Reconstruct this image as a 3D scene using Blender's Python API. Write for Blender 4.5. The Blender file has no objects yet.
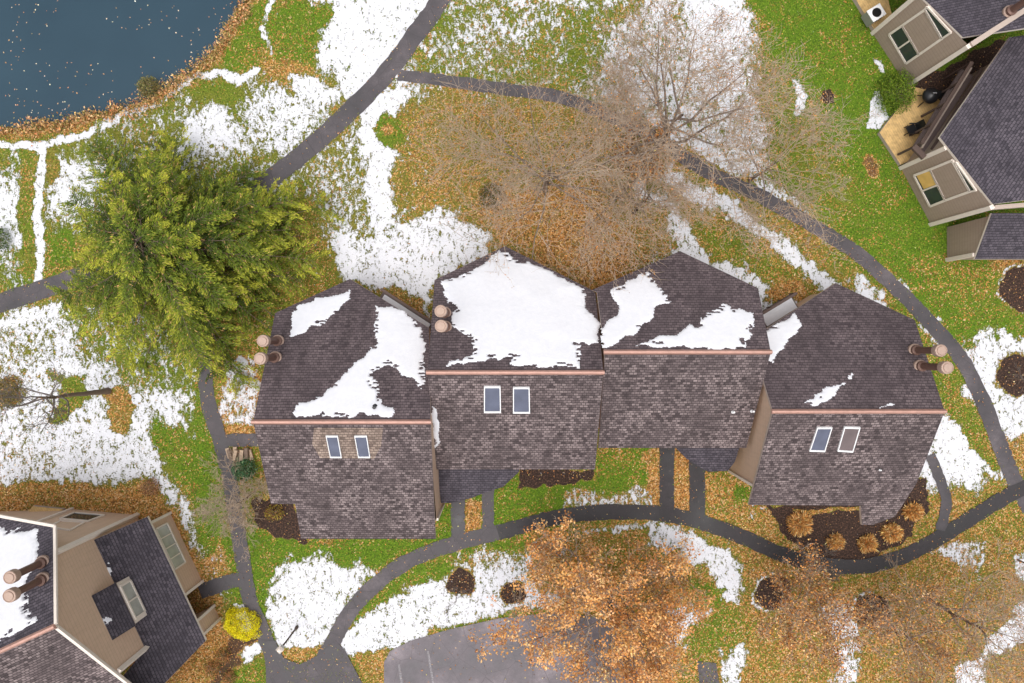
import bpy, math, random
import numpy as np
from mathutils import Vector
random.seed(5); rng = np.random.default_rng(11)
scene = bpy.context.scene
R = math.radians
# ------------------------------------------------------------------ camera, sky, sun, exposure
H = 46.0; F = 683.0; CX, CY = 512.0, 341.5          # drone height (m), focal length in pixels
cam = bpy.data.cameras.new('camera'); cam.lens = 24; cam.sensor_width = 36; cam.clip_end = 2000; cam.clip_start = .5
camo = bpy.data.objects.new('camera', cam); scene.collection.objects.link(camo)
camo.location = (0, 0, H); scene.camera = camo
SUN_EL, SUN_AZ = 76, 200                            # azimuth clockwise from +Y
w = bpy.data.worlds.new('World'); scene.world = w; w.use_nodes = True
nt = w.node_tree; bg = nt.nodes['Background']
sky = nt.nodes.new('ShaderNodeTexSky'); sky.sky_type = 'NISHITA'; sky.sun_disc = False
sky.sun_elevation = R(SUN_EL); sky.sun_rotation = R(SUN_AZ); sky.air_density = 1.0; sky.dust_density = 5.0; sky.ozone_density = .3
hs = nt.nodes.new('ShaderNodeHueSaturation'); hs.inputs['Saturation'].default_value = .22   # overcast sky: greyer
nt.links.new(sky.outputs[0], hs.inputs['Color']); nt.links.new(hs.outputs[0], bg.inputs['Color'])
bg.inputs['Strength'].default_value = .15
sun = bpy.data.lights.new('sun', 'SUN'); sun.energy = .9; sun.angle = R(70); sun.color = (1, .95, .88)
suno = bpy.data.objects.new('sun', sun); scene.collection.objects.link(suno)
sd = Vector((math.sin(R(SUN_AZ))*math.cos(R(SUN_EL)), math.cos(R(SUN_AZ))*math.cos(R(SUN_EL)), math.sin(R(SUN_EL))))
suno.rotation_euler = sd.to_track_quat('Z', 'Y').to_euler(); suno.location = (30, -20, 60)
scene.view_settings.view_transform = 'Standard'; scene.view_settings.look = 'None'
scene.view_settings.exposure = 0.42; scene.view_settings.gamma = 1
# ------------------------------------------------------------------ helpers
def G(px, py, z=0.0):
    D = H - z
    return Vector(((px-CX)*D/F, -(py-CY)*D/F, z))
def on_plane(px, py, pl):           # pl = (a,b,c): z = a + b x + c y
    a, b, c = pl; X = (px-CX)/F; Y = -(py-CY)/F
    D = (H-a)/(1+b*X+c*Y)
    return Vector((X*D, Y*D, H-D))
def pz(pl, x, y): return pl[0]+pl[1]*x+pl[2]*y
def plane3(p, q, r):
    n = (q-p).cross(r-p); b = -n.x/n.z; c = -n.y/n.z
    return (p.z-b*p.x-c*p.y, b, c)
def on_wall(px, py, n, d):          # vertical plane n.(x,y) = d
    X = (px-CX)/F; Y = -(py-CY)/F
    D = d/(n[0]*X+n[1]*Y)
    return Vector((X*D, Y*D, H-D))
def tag(o, label=None, cat=None, group=None, kind=None):
    if label: o['label'] = label
    if cat: o['category'] = cat
    if group: o['group'] = group
    if kind: o['kind'] = kind
    return o
def mesh_obj(name, verts, faces, mats, parent=None, fm=None, smooth=False):
    me = bpy.data.meshes.new(name)
    me.from_pydata([tuple(v) for v in verts], [], faces)
    for m in (mats if isinstance(mats, (list, tuple)) else [mats]): me.materials.append(m)
    if fm is not None: me.polygons.foreach_set('material_index', fm)
    if smooth: me.polygons.foreach_set('use_smooth', [True]*len(me.polygons))
    me.update()
    o = bpy.data.objects.new(name, me); scene.collection.objects.link(o)
    if parent is not None:
        o.parent = parent; o.matrix_parent_inverse = parent_matrix(parent).inverted()
    return o
def parent_matrix(p):
    from mathutils import Matrix
    m = Matrix.Translation(p.location)
    if p.parent is not None: m = Matrix.Identity(4) if p.type == 'MESH' else m
    return m
def empty(name, loc, label, cat, group=None):
    o = bpy.data.objects.new(name, None); scene.collection.objects.link(o); o.location = loc
    o.empty_display_size = .3
    return tag(o, label, cat, group)
class MB:
    def __init__(s): s.v = []; s.f = []; s.m = []
    def poly(s, pts, mi=0):
        n = len(s.v); s.v += [Vector(p) for p in pts]; s.f.append(list(range(n, n+len(pts)))); s.m.append(mi)
    def box(s, c, sx, sy, sz, rz=0, mi=0):
        c = Vector(c); ca, sa = math.cos(rz), math.sin(rz); n = len(s.v)
        for dz in (-.5, .5):
            for dx, dy in ((-.5, -.5), (.5, -.5), (.5, .5), (-.5, .5)):
                x, y = dx*sx, dy*sy
                s.v.append(c+Vector((x*ca-y*sa, x*sa+y*ca, dz*sz)))
        for f in ((3,2,1,0),(4,5,6,7),(0,1,5,4),(1,2,6,5),(2,3,7,6),(3,0,4,7)):
            s.f.append([n+i for i in f]); s.m.append(mi)
    def bar(s, p, q, wd, ht, up=(0,0,1), mi=0):     # box between two points
        p, q = Vector(p), Vector(q); d = (q-p).normalized(); up = Vector(up)
        a = d.cross(up)
        if a.length < 1e-4: a = d.cross(Vector((1,0,0)))
        a.normalize(); b = a.cross(d).normalized(); n = len(s.v)
        for e in (p, q):
            for i, j in ((-.5,-.5),(.5,-.5),(.5,.5),(-.5,.5)): s.v.append(e+a*wd*i+b*ht*j)
        for f in ((0,1,2,3),(7,6,5,4),(0,4,5,1),(1,5,6,2),(2,6,7,3),(3,7,4,0)):
            s.f.append([n+i for i in f]); s.m.append(mi)
    def lathe(s, c, prof, seg=20, mi=0, axis=None):
        c = Vector(c); n = len(s.v)
        for r, z in prof:
            for k in range(seg):
                a = 2*math.pi*k/seg; s.v.append(c+Vector((r*math.cos(a), r*math.sin(a), z)))
        for i in range(len(prof)-1):
            for k in range(seg):
                k2 = (k+1) % seg
                s.f.append([n+i*seg+k, n+i*seg+k2, n+(i+1)*seg+k2, n+(i+1)*seg+k]); s.m.append(mi)
        s.f.append([n+(len(prof)-1)*seg+k for k in range(seg)]); s.m.append(mi)
        s.f.append([n+k for k in range(seg)][::-1]); s.m.append(mi)
    def slab(s, pts, t, mi=0, ms=1):                # polygon top, vertical thickness t
        pts = [Vector(p) for p in pts]
        a = sum((pts[i].x*pts[(i+1) % len(pts)].y-pts[(i+1) % len(pts)].x*pts[i].y) for i in range(len(pts)))
        if a < 0: pts = pts[::-1]
        n = len(s.v); k = len(pts)
        s.v += pts + [p-Vector((0,0,t)) for p in pts]
        s.f.append(list(range(n, n+k))); s.m.append(mi)
        s.f.append([n+k+i for i in range(k)][::-1]); s.m.append(ms)
        for i in range(k):
            j = (i+1) % k; s.f.append([n+i, n+k+i, n+k+j, n+j]); s.m.append(ms)
    def build(s, name, mats, parent=None, smooth=False):
        return mesh_obj(name, s.v, s.f, mats, parent, s.m, smooth)
# ------------------------------------------------------------------ materials
class NT:
    def __init__(s, name):
        s.mat = bpy.data.materials.new(name); s.mat.use_nodes = True; s.t = s.mat.node_tree
        s.b = s.t.nodes['Principled BSDF']; s.tc = s.t.nodes.new('ShaderNodeTexCoord')
    def n(s, typ, **kw):
        x = s.t.nodes.new(typ)
        for k, v in kw.items():
            if hasattr(x, k): setattr(x, k, v)
            else: x.inputs[k].default_value = v
        return x
    def l(s, a, b): s.t.links.new(a, b)
    def noise(s, scale, detail=4, rough=.6, vec=None, dist=0):
        x = s.n('ShaderNodeTexNoise'); x.inputs['Scale'].default_value = scale; x.inputs['Detail'].default_value = detail
        x.inputs['Roughness'].default_value = rough; x.inputs['Distortion'].default_value = dist
        s.l(vec if vec else s.tc.outputs['Object'], x.inputs['Vector']); return x.outputs['Fac']
    def ramp(s, fac, stops, interp='LINEAR'):
        x = s.n('ShaderNodeValToRGB'); x.color_ramp.interpolation = interp; e = x.color_ramp.elements
        while len(e) < len(stops): e.new(.5)
        for i, (p, c) in enumerate(stops):
            e[i].position = p; e[i].color = (*c, 1) if not isinstance(c, (int, float)) else (c, c, c, 1)
        s.l(fac, x.inputs['Fac']); return x.outputs['Color']
    def mix(s, fac, a, b, mode='MIX'):
        x = s.n('ShaderNodeMix'); x.data_type = 'RGBA'; x.blend_type = mode
        for v, i in ((fac, 0), (a, 6), (b, 7)):
            if isinstance(v, (int, float)): x.inputs[i].default_value = v if i == 0 else (v, v, v, 1)
            elif isinstance(v, tuple): x.inputs[i].default_value = (*v, 1)
            else: s.l(v, x.inputs[i])
        return x.outputs[2]
    def math(s, op, a, b=None, c=None, clamp=False):
        x = s.n('ShaderNodeMath'); x.operation = op; x.use_clamp = clamp
        for i, v in enumerate((a, b, c)):
            if v is None: continue
            if isinstance(v, (int, float)): x.inputs[i].default_value = v
            else: s.l(v, x.inputs[i])
        return x.outputs[0]
    def bump(s, h, strength=.5, dist=.02):
        x = s.n('ShaderNodeBump'); x.inputs['Strength'].default_value = strength; x.inputs['Distance'].default_value = dist
        s.l(h, x.inputs['Height']); s.l(x.outputs[0], s.b.inputs['Normal'])
    def out(s, col=None, rough=None, metal=None, spec=None):
        for v, k in ((col, 'Base Color'), (rough, 'Roughness'), (metal, 'Metallic'), (spec, 'Specular IOR Level')):
            if v is None: continue
            if isinstance(v, tuple): s.b.inputs[k].default_value = (*v, 1)
            elif isinstance(v, (int, float)): s.b.inputs[k].default_value = v
            else: s.l(v, s.b.inputs[k])
        return s.mat
def plain(name, col, rough=.7, metal=0, var=.15, scale=6):
    m = NT(name); n = m.noise(scale, 5, .65)
    c = m.mix(n, tuple(x*(1-var) for x in col), tuple(min(1, x*(1+var)) for x in col))
    m.bump(n, .2, .01)
    return m.out(c, rough, metal)
def shingle(name, dark, mid, light, contrast=1.0):
    m = NT(name); uv = m.tc.outputs['UV']
    wn = m.n('ShaderNodeTexNoise'); wn.inputs['Scale'].default_value = 2.5; m.l(uv, wn.inputs['Vector'])
    va = m.n('ShaderNodeVectorMath'); va.operation = 'MULTIPLY_ADD'; va.inputs[1].default_value = (.16,.07,0); m.l(wn.outputs['Color'], va.inputs[0]); m.l(uv, va.inputs[2])
    wuv = va.outputs[0]
    def brick(wd, ht, off):
        mp = m.n('ShaderNodeMapping'); mp.inputs['Location'].default_value = (off, off*.37, 0); m.l(wuv, mp.inputs['Vector'])
        b = m.n('ShaderNodeTexBrick'); b.offset = .5; b.inputs['Scale'].default_value = 1
        b.inputs['Brick Width'].default_value = wd; b.inputs['Row Height'].default_value = ht
        b.inputs['Mortar Size'].default_value = .018; b.inputs['Mortar Smooth'].default_value = .3
        b.inputs['Bias'].default_value = 0
        b.inputs['Color1'].default_value = (0,0,0,1); b.inputs['Color2'].default_value = (1,1,1,1); b.inputs['Mortar'].default_value = (.0,.0,.0,1)
        m.l(mp.outputs[0], b.inputs['Vector']); return b
    b = brick(.24, .17, 0.0); b2 = brick(.41, .17, 0.0)
    big = m.noise(.42, 4, .65, uv)                      # batches of shingles that weathered more or less
    fine = m.noise(22, 3, .7, uv)
    amp = m.ramp(big, [(.40, .28*contrast), (.60, 1.05*contrast)])
    lift = m.ramp(big, [(.38, .24), (.64, .52)])
    t = m.math('ADD', lift, m.math('MULTIPLY', m.math('SUBTRACT', m.math('ADD', m.math('MULTIPLY', b.outputs['Color'], .80), m.math('MULTIPLY', b2.outputs['Color'], .20)), .5), m.math('MULTIPLY', amp, 1.25)))
    t = m.math('ADD', t, m.math('MULTIPLY', m.math('SUBTRACT', fine, .5), .5), clamp=True)
    col = m.ramp(t, [(.08, dark), (.30, mid), (.62, tuple(.5*(a_+b_) for a_, b_ in zip(mid, light))), (1, light)])
    moss = m.noise(1.7, 4, .7, uv)
    mp2 = m.n('ShaderNodeMapping'); mp2.inputs['Scale'].default_value = (1.6, .22, 1); m.l(uv, mp2.inputs['Vector'])
    streak = m.noise(1.0, 5, .65, mp2.outputs[0])          # run-off stains down the slope
    col = m.mix(1.0, col, m.ramp(streak, [(.3, .78), (.5, 1.0), (.7, 1.22)]), 'MULTIPLY')
    col = m.mix(m.ramp(moss, [(.5, 0.0), (.8, .35)]), col, tuple(x*.75 for x in mid))
    col = m.mix(m.math('MULTIPLY', b.outputs['Fac'], .40), col, tuple(x*.45 for x in dark))
    su = m.n('ShaderNodeSeparateXYZ'); m.l(wuv, su.inputs[0])      # shadow under each course's butt edge, painted into the colour
    cf = m.math('FRACT', m.math('DIVIDE', su.outputs['Y'], .17))
    col = m.mix(1.0, col, m.ramp(cf, [(0, .55), (.22, .95), (.6, 1.08), (1, 1.0)]), 'MULTIPLY')
    m.bump(m.math('ADD', m.math('MULTIPLY', b.outputs['Color'], .6), m.math('SUBTRACT', 1.0, b.outputs['Fac'])), .6, .012)
    return m.out(col, .85, 0, .3)
M = {}
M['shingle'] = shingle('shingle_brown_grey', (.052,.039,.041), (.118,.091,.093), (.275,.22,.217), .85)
M['shingle_back'] = shingle('shingle_brown_grey_shaded', (.055,.041,.046), (.098,.075,.081), (.165,.128,.133), .7)  # same shingle with less contrast; shade of the back slopes put in its colour
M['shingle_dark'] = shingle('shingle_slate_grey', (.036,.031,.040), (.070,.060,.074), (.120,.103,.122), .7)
M['shingle_tan'] = shingle('shingle_newer_tan', (.13,.095,.08), (.24,.18,.15), (.36,.28,.23), .8)
def siding(name, col, per=.26):
    m = NT(name); sx = m.n('ShaderNodeSeparateXYZ'); m.l(m.tc.outputs['Object'], sx.inputs[0])
    fr = m.math('FRACT', m.math('DIVIDE', sx.outputs['Z'], per))
    line = m.ramp(fr, [(0, 0.0), (.12, 1.0), (1, 1.0)])
    n = m.noise(3, 5, .7)
    st = m.n('ShaderNodeMapping'); st.inputs['Scale'].default_value = (3, 3, .25); m.l(m.tc.outputs['Object'], st.inputs['Vector'])
    n2 = m.noise(2.2, 4, .6, st.outputs[0])
    c = m.mix(n, tuple(x*.86 for x in col), tuple(x*1.1 for x in col))
    c = m.mix(m.ramp(n2, [(.45, 0.0), (.8, .35)]), c, tuple(x*.7 for x in col))
    c = m.mix(line, tuple(x*.6 for x in col), c)
    m.bump(fr, .5, .015)
    return m.out(c, .75)
M['siding'] = siding('siding_tan', (.62,.445,.325))
M['siding_tan_shaded'] = siding('siding_tan_shaded', (.37,.285,.23))  # same tan paint as siding, its shade put into a darker colour
M['trim'] = plain('trim_cream', (.72,.64,.57), .6, 0, .1)
M['fascia'] = plain('fascia_beige', (.42,.34,.29), .7, 0, .15)
M['fascia_dark'] = plain('fascia_brown', (.13,.095,.09), .7, 0, .2)
M['copper'] = plain('copper_ridge', (.45,.255,.205), .5, .15, .35, 3.5)
M['flue'] = plain('flue_brown', (.155,.085,.065), .5, .2, .3, 9)
M['flue_cap'] = plain('flue_cap_tan', (.39,.275,.22), .55, .1, .2, 12)
M['white'] = plain('white_paint', (.78,.78,.79), .5, 0, .05)
M['metal_grey'] = plain('grey_metal', (.35,.35,.36), .4, .5, .15)
M['black'] = plain('black_metal', (.012,.012,.014), .35, .3, .3)
M['wood_dark'] = plain('weathered_wood', (.085,.055,.045), .8, 0, .35, 9)
M['bark'] = plain('bark_grey_brown', (.17,.12,.09), .9, 0, .35, 8)
M['bark_dark'] = plain('bark_dark', (.075,.055,.045), .9, 0, .35, 8)
M['twig'] = plain('twig_pale_brown', (.43,.33,.245), .9, 0, .25, 5)
M['limb'] = plain('limb_brown', (.19,.145,.115), .9, 0, .3, 5)
M['twig_dark'] = plain('twig_grey', (.15,.125,.11), .9, 0, .25, 5)
M['stone'] = plain('grey_stone', (.27,.26,.25), .9, 0, .3, 5)
M['log'] = plain('split_log', (.42,.31,.22), .8, 0, .4, 9)
def glassy(name, col, rough=.08):
    m = NT(name); n = m.noise(1.3, 3, .5)
    return m.out(m.mix(n, tuple(x*.6 for x in col), tuple(x*1.3 for x in col)), rough, 0, .6)
M['glass'] = glassy('window_glass', (.035,.045,.05))
M['glass_pale'] = glassy('window_glass_blinds', (.42,.42,.38), .15)
M['glass_yellow'] = glassy('window_yellow_blind', (.75,.48,.16), .2)
M['skyglass'] = glassy('skylight_glass', (.10,.11,.16), .12)
M['skyglass_brown'] = glassy('skylight_glass_brown', (.14,.105,.105), .12)
def snow_mat():
    m = NT('snow'); n = m.noise(4, 5, .6); n2 = m.noise(30, 4, .7)
    m.bump(m.math('ADD', n, m.math('MULTIPLY', n2, .3)), .5, .03)
    m.b.inputs['Subsurface Weight'].default_value = .0
    return m.out(m.mix(n, (.64,.65,.70), (.76,.76,.79)), .6, 0, .3)
M['snow'] = snow_mat()
def worn_paint():
    m = NT('worn_white_paint'); n = m.noise(14, 4, .7)
    return m.out(m.ramp(n, [(.45, (.15,.135,.145)), (.66, (.36,.345,.36))]), .8)
M['marking'] = worn_paint()
def deck_mat(name, col, ang):
    m = NT(name); mp = m.n('ShaderNodeMapping'); mp.inputs['Rotation'].default_value = (0,0,ang); m.l(m.tc.outputs['Object'], mp.inputs['Vector'])
    sx = m.n('ShaderNodeSeparateXYZ'); m.l(mp.outputs[0], sx.inputs[0])
    fr = m.math('FRACT', m.math('DIVIDE', sx.outputs['X'], .15)); line = m.ramp(fr, [(0, 0.0), (.1, 1.0), (1, 1.0)])
    n = m.noise(2.5, 5, .7)
    c = m.mix(m.ramp(n, [(.3, 0.0), (.7, 1.0)]), tuple(x*.6 for x in col), tuple(x*1.2 for x in col))
    return m.out(m.mix(line, tuple(x*.3 for x in col), c), .8)
M['deck'] = deck_mat('deck_boards_ochre', (.62,.41,.17), R(-30))
def asphalt(name='asphalt', dk=1.0):
    m = NT(name); n = m.noise(.35, 4, .6); f = m.noise(45, 3, .8); mid = m.noise(3.0, 5, .7)
    c = m.ramp(n, [(.32, (.030,.026,.030)), (.5, (.072,.062,.068)), (.66, (.125,.108,.116))])
    c = m.mix(m.ramp(mid, [(.4, 0.0), (.65, .45)]), c, (.05,.046,.052))
    c = m.mix(1.0, c, (dk, dk, dk), 'MULTIPLY'); sp = m.ramp(f, [(.35, .7), (.65, 1.3)])
    c = m.mix(1.0, c, sp, 'MULTIPLY')
    s2 = m.noise(6, 3, .5); c = m.mix(m.ramp(s2, [(.70, 0.0), (.74, .5)]), c, (.32,.22,.14))
    v = m.n('ShaderNodeTexVoronoi'); v.feature = 'DISTANCE_TO_EDGE'; v.inputs['Scale'].default_value = .55
    wp = m.n('ShaderNodeMapping'); m.l(m.tc.outputs['Object'], wp.inputs['Vector'])
    m.l(wp.outputs[0], v.inputs['Vector'])
    c = m.mix(m.ramp(v.outputs['Distance'], [(0, .55), (.012, 0.0)]), c, (.03,.028,.03))
    m.bump(f, .4, .01)
    return m.out(c, m.ramp(n, [(.3, .45), (.6, .85)]))
M['asphalt'] = asphalt(); M['asphalt_wet'] = asphalt('asphalt_damp', .40); M['asphalt_old'] = asphalt('asphalt_weathered', 2.1)
def leafcol(name, rough=.7, trans=0):
    m = NT(name); a = m.n('ShaderNodeAttribute'); a.attribute_name = 'Col'
    return m.out(a.outputs['Color'], rough, 0, .25)
M['leaf'] = leafcol('leaf_varied')
def water():
    m = NT('pond_water'); n = m.noise(.12, 3, .5); r = m.noise(5, 4, .6)
    m.bump(r, .12, .02)
    return m.out(m.mix(n, (.010,.032,.052), (.026,.062,.090)), .12, 0, .5)
M['water'] = water()
def ground_mat():
    m = NT('ground_cover')
    a = m.n('ShaderNodeAttribute'); a.attribute_name = 'cover'; s = m.n('ShaderNodeSeparateColor'); m.l(a.outputs['Color'], s.inputs[0])
    b = m.n('ShaderNodeAttribute'); b.attribute_name = 'soil'; sb = m.n('ShaderNodeSeparateColor'); m.l(b.outputs['Color'], sb.inputs[0])
    snow, leaf, lush = s.outputs[0], s.outputs[1], s.outputs[2]; mulch = sb.outputs[0]
    mp = m.n('ShaderNodeMapping'); mp.inputs['Rotation'].default_value = (0,0,R(38)); mp.inputs['Scale'].default_value = (1, .6, 1)
    m.l(m.tc.outputs['Object'], mp.inputs['Vector']); st = mp.outputs[0]
    n_s = m.noise(3.6, 4, .66, st, .5); n_f = m.noise(9, 4, .7); n_m = m.noise(1.0, 4, .6); n_t = m.noise(26, 3, .75)
    dull = m.ramp(n_f, [(.28, (.055,.050,.010)), (.45, (.14,.125,.018)), (.58, (.23,.19,.035)), (.75, (.36,.28,.08))])
    grn = m.ramp(n_f, [(.28, (.025,.055,.006)), (.45, (.070,.135,.008)), (.6, (.130,.215,.012)), (.78, (.25,.30,.03))])
    lm = m.math('ADD', lush, m.math('MULTIPLY', m.math('SUBTRACT', n_m, .5), .9))
    grass = m.mix(m.ramp(lm, [(.25, 0.0), (.75, 1.0)]), dull, grn)
    tx = m.ramp(n_t, [(.3, .62), (.7, 1.4)]); grass = m.mix(1.0, grass, tx, 'MULTIPLY')
    v = m.n('ShaderNodeTexVoronoi'); v.inputs['Scale'].default_value = 13; v.inputs['Randomness'].default_value = 1; m.l(m.tc.outputs['Object'], v.inputs['Vector'])
    vs = m.n('ShaderNodeSeparateColor'); m.l(v.outputs['Color'], vs.inputs[0])
    litter = m.ramp(vs.outputs[0], [(0, (.09,.045,.018)), (.3, (.26,.115,.032)), (.55, (.46,.19,.05)), (.8, (.55,.29,.10)), (1, (.62,.42,.24))])
    ll = m.math('ADD', m.math('ADD', leaf, m.math('ADD', m.math('MULTIPLY', m.math('SUBTRACT', n_m, .5), 1.5), m.math('MULTIPLY', m.math('SUBTRACT', m.noise(.33, 4, .6), .5), 1.1))), m.math('MULTIPLY', m.math('SUBTRACT', vs.outputs[1], .5), 1.0))
    c = m.mix(m.ramp(ll, [(.44, 0.0), (.72, .92)]), grass, litter)
    mc = m.ramp(n_f, [(.3, (.012,.008,.007)), (.52, (.045,.027,.021)), (.62, (.11,.06,.04)), (.75, (.26,.14,.07))])
    mm = m.math('ADD', mulch, m.math('MULTIPLY', m.math('SUBTRACT', n_f, .5), .5))
    c = m.mix(m.ramp(mm, [(.42, 0.0), (.56, 1.0)]), c, mc)
    ss = m.math('ADD', m.math('SUBTRACT', m.math('MULTIPLY', snow, 1.05), .13), m.math('MULTIPLY', m.math('SUBTRACT', n_s, .5), 2.3))
    ss = m.math('ADD', ss, m.math('MULTIPLY', m.math('SUBTRACT', m.noise(.75, 3, .6), .5), .9))
    ss = m.math('ADD', ss, m.math('MULTIPLY', m.math('SUBTRACT', n_f, .5), 1.5))
    sm = m.ramp(ss, [(.44, 0.0), (.66, 1.0)])
    sc = m.mix(m.noise(.8, 4, .6), (.58,.59,.64), (.74,.74,.77))
    c = m.mix(sm, c, sc)
    hgt = m.math('ADD', m.math('MULTIPLY', n_t, .5), m.math('ADD', m.math('MULTIPLY', sm, .9), m.math('MULTIPLY', n_f, .6)))
    m.bump(hgt, .7, .05)
    return m.out(c, .85, 0, .2)
M['ground'] = ground_mat()
# ------------------------------------------------------------------ numpy noise and polygons
_T = rng.random((256, 256))
def vnoise(x, y, s):
    x = x*s+100.3; y = y*s+57.7; xi = np.floor(x).astype(int); yi = np.floor(y).astype(int); fx = x-xi; fy = y-yi
    fx = fx*fx*(3-2*fx); fy = fy*fy*(3-2*fy)
    a = _T[xi % 256, yi % 256]; b = _T[(xi+1) % 256, yi % 256]; c = _T[xi % 256, (yi+1) % 256]; d = _T[(xi+1) % 256, (yi+1) % 256]
    return (a*(1-fx)+b*fx)*(1-fy)+(c*(1-fx)+d*fx)*fy
def sdf_poly(px, py, pts):          # negative inside
    d = np.full(px.shape, 1e9); ins = np.zeros(px.shape, bool); n = len(pts)
    for i in range(n):
        x0, y0 = pts[i]; x1, y1 = pts[(i+1) % n]
        ex, ey = x1-x0, y1-y0; L = ex*ex+ey*ey+1e-9
        t = np.clip(((px-x0)*ex+(py-y0)*ey)/L, 0, 1)
        d = np.minimum(d, np.hypot(px-x0-t*ex, py-y0-t*ey))
        c = ((y0 > py) != (y1 > py)) & (px < (x1-x0)*(py-y0)/(y1-y0+1e-12)+x0); ins ^= c
    return np.where(ins, -d, d)
def sdf_line(px, py, pts, w):
    d = np.full(px.shape, 1e9)
    for (x0, y0), (x1, y1) in zip(pts[:-1], pts[1:]):
        ex, ey = x1-x0, y1-y0; L = ex*ex+ey*ey+1e-9
        t = np.clip(((px-x0)*ex+(py-y0)*ey)/L, 0, 1)
        d = np.minimum(d, np.hypot(px-x0-t*ex, py-y0-t*ey))
    return d-w/2
SHORE = [(-400,175),(-60,136),(0,130),(30,127),(60,122),(90,115),(120,108),(150,97),(175,82),(200,62),(222,38),(235,18),(245,0),(262,-40),(300,-200),(330,-500)]
POND = SHORE+[(-800,-600),(-900,175)]
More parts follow.
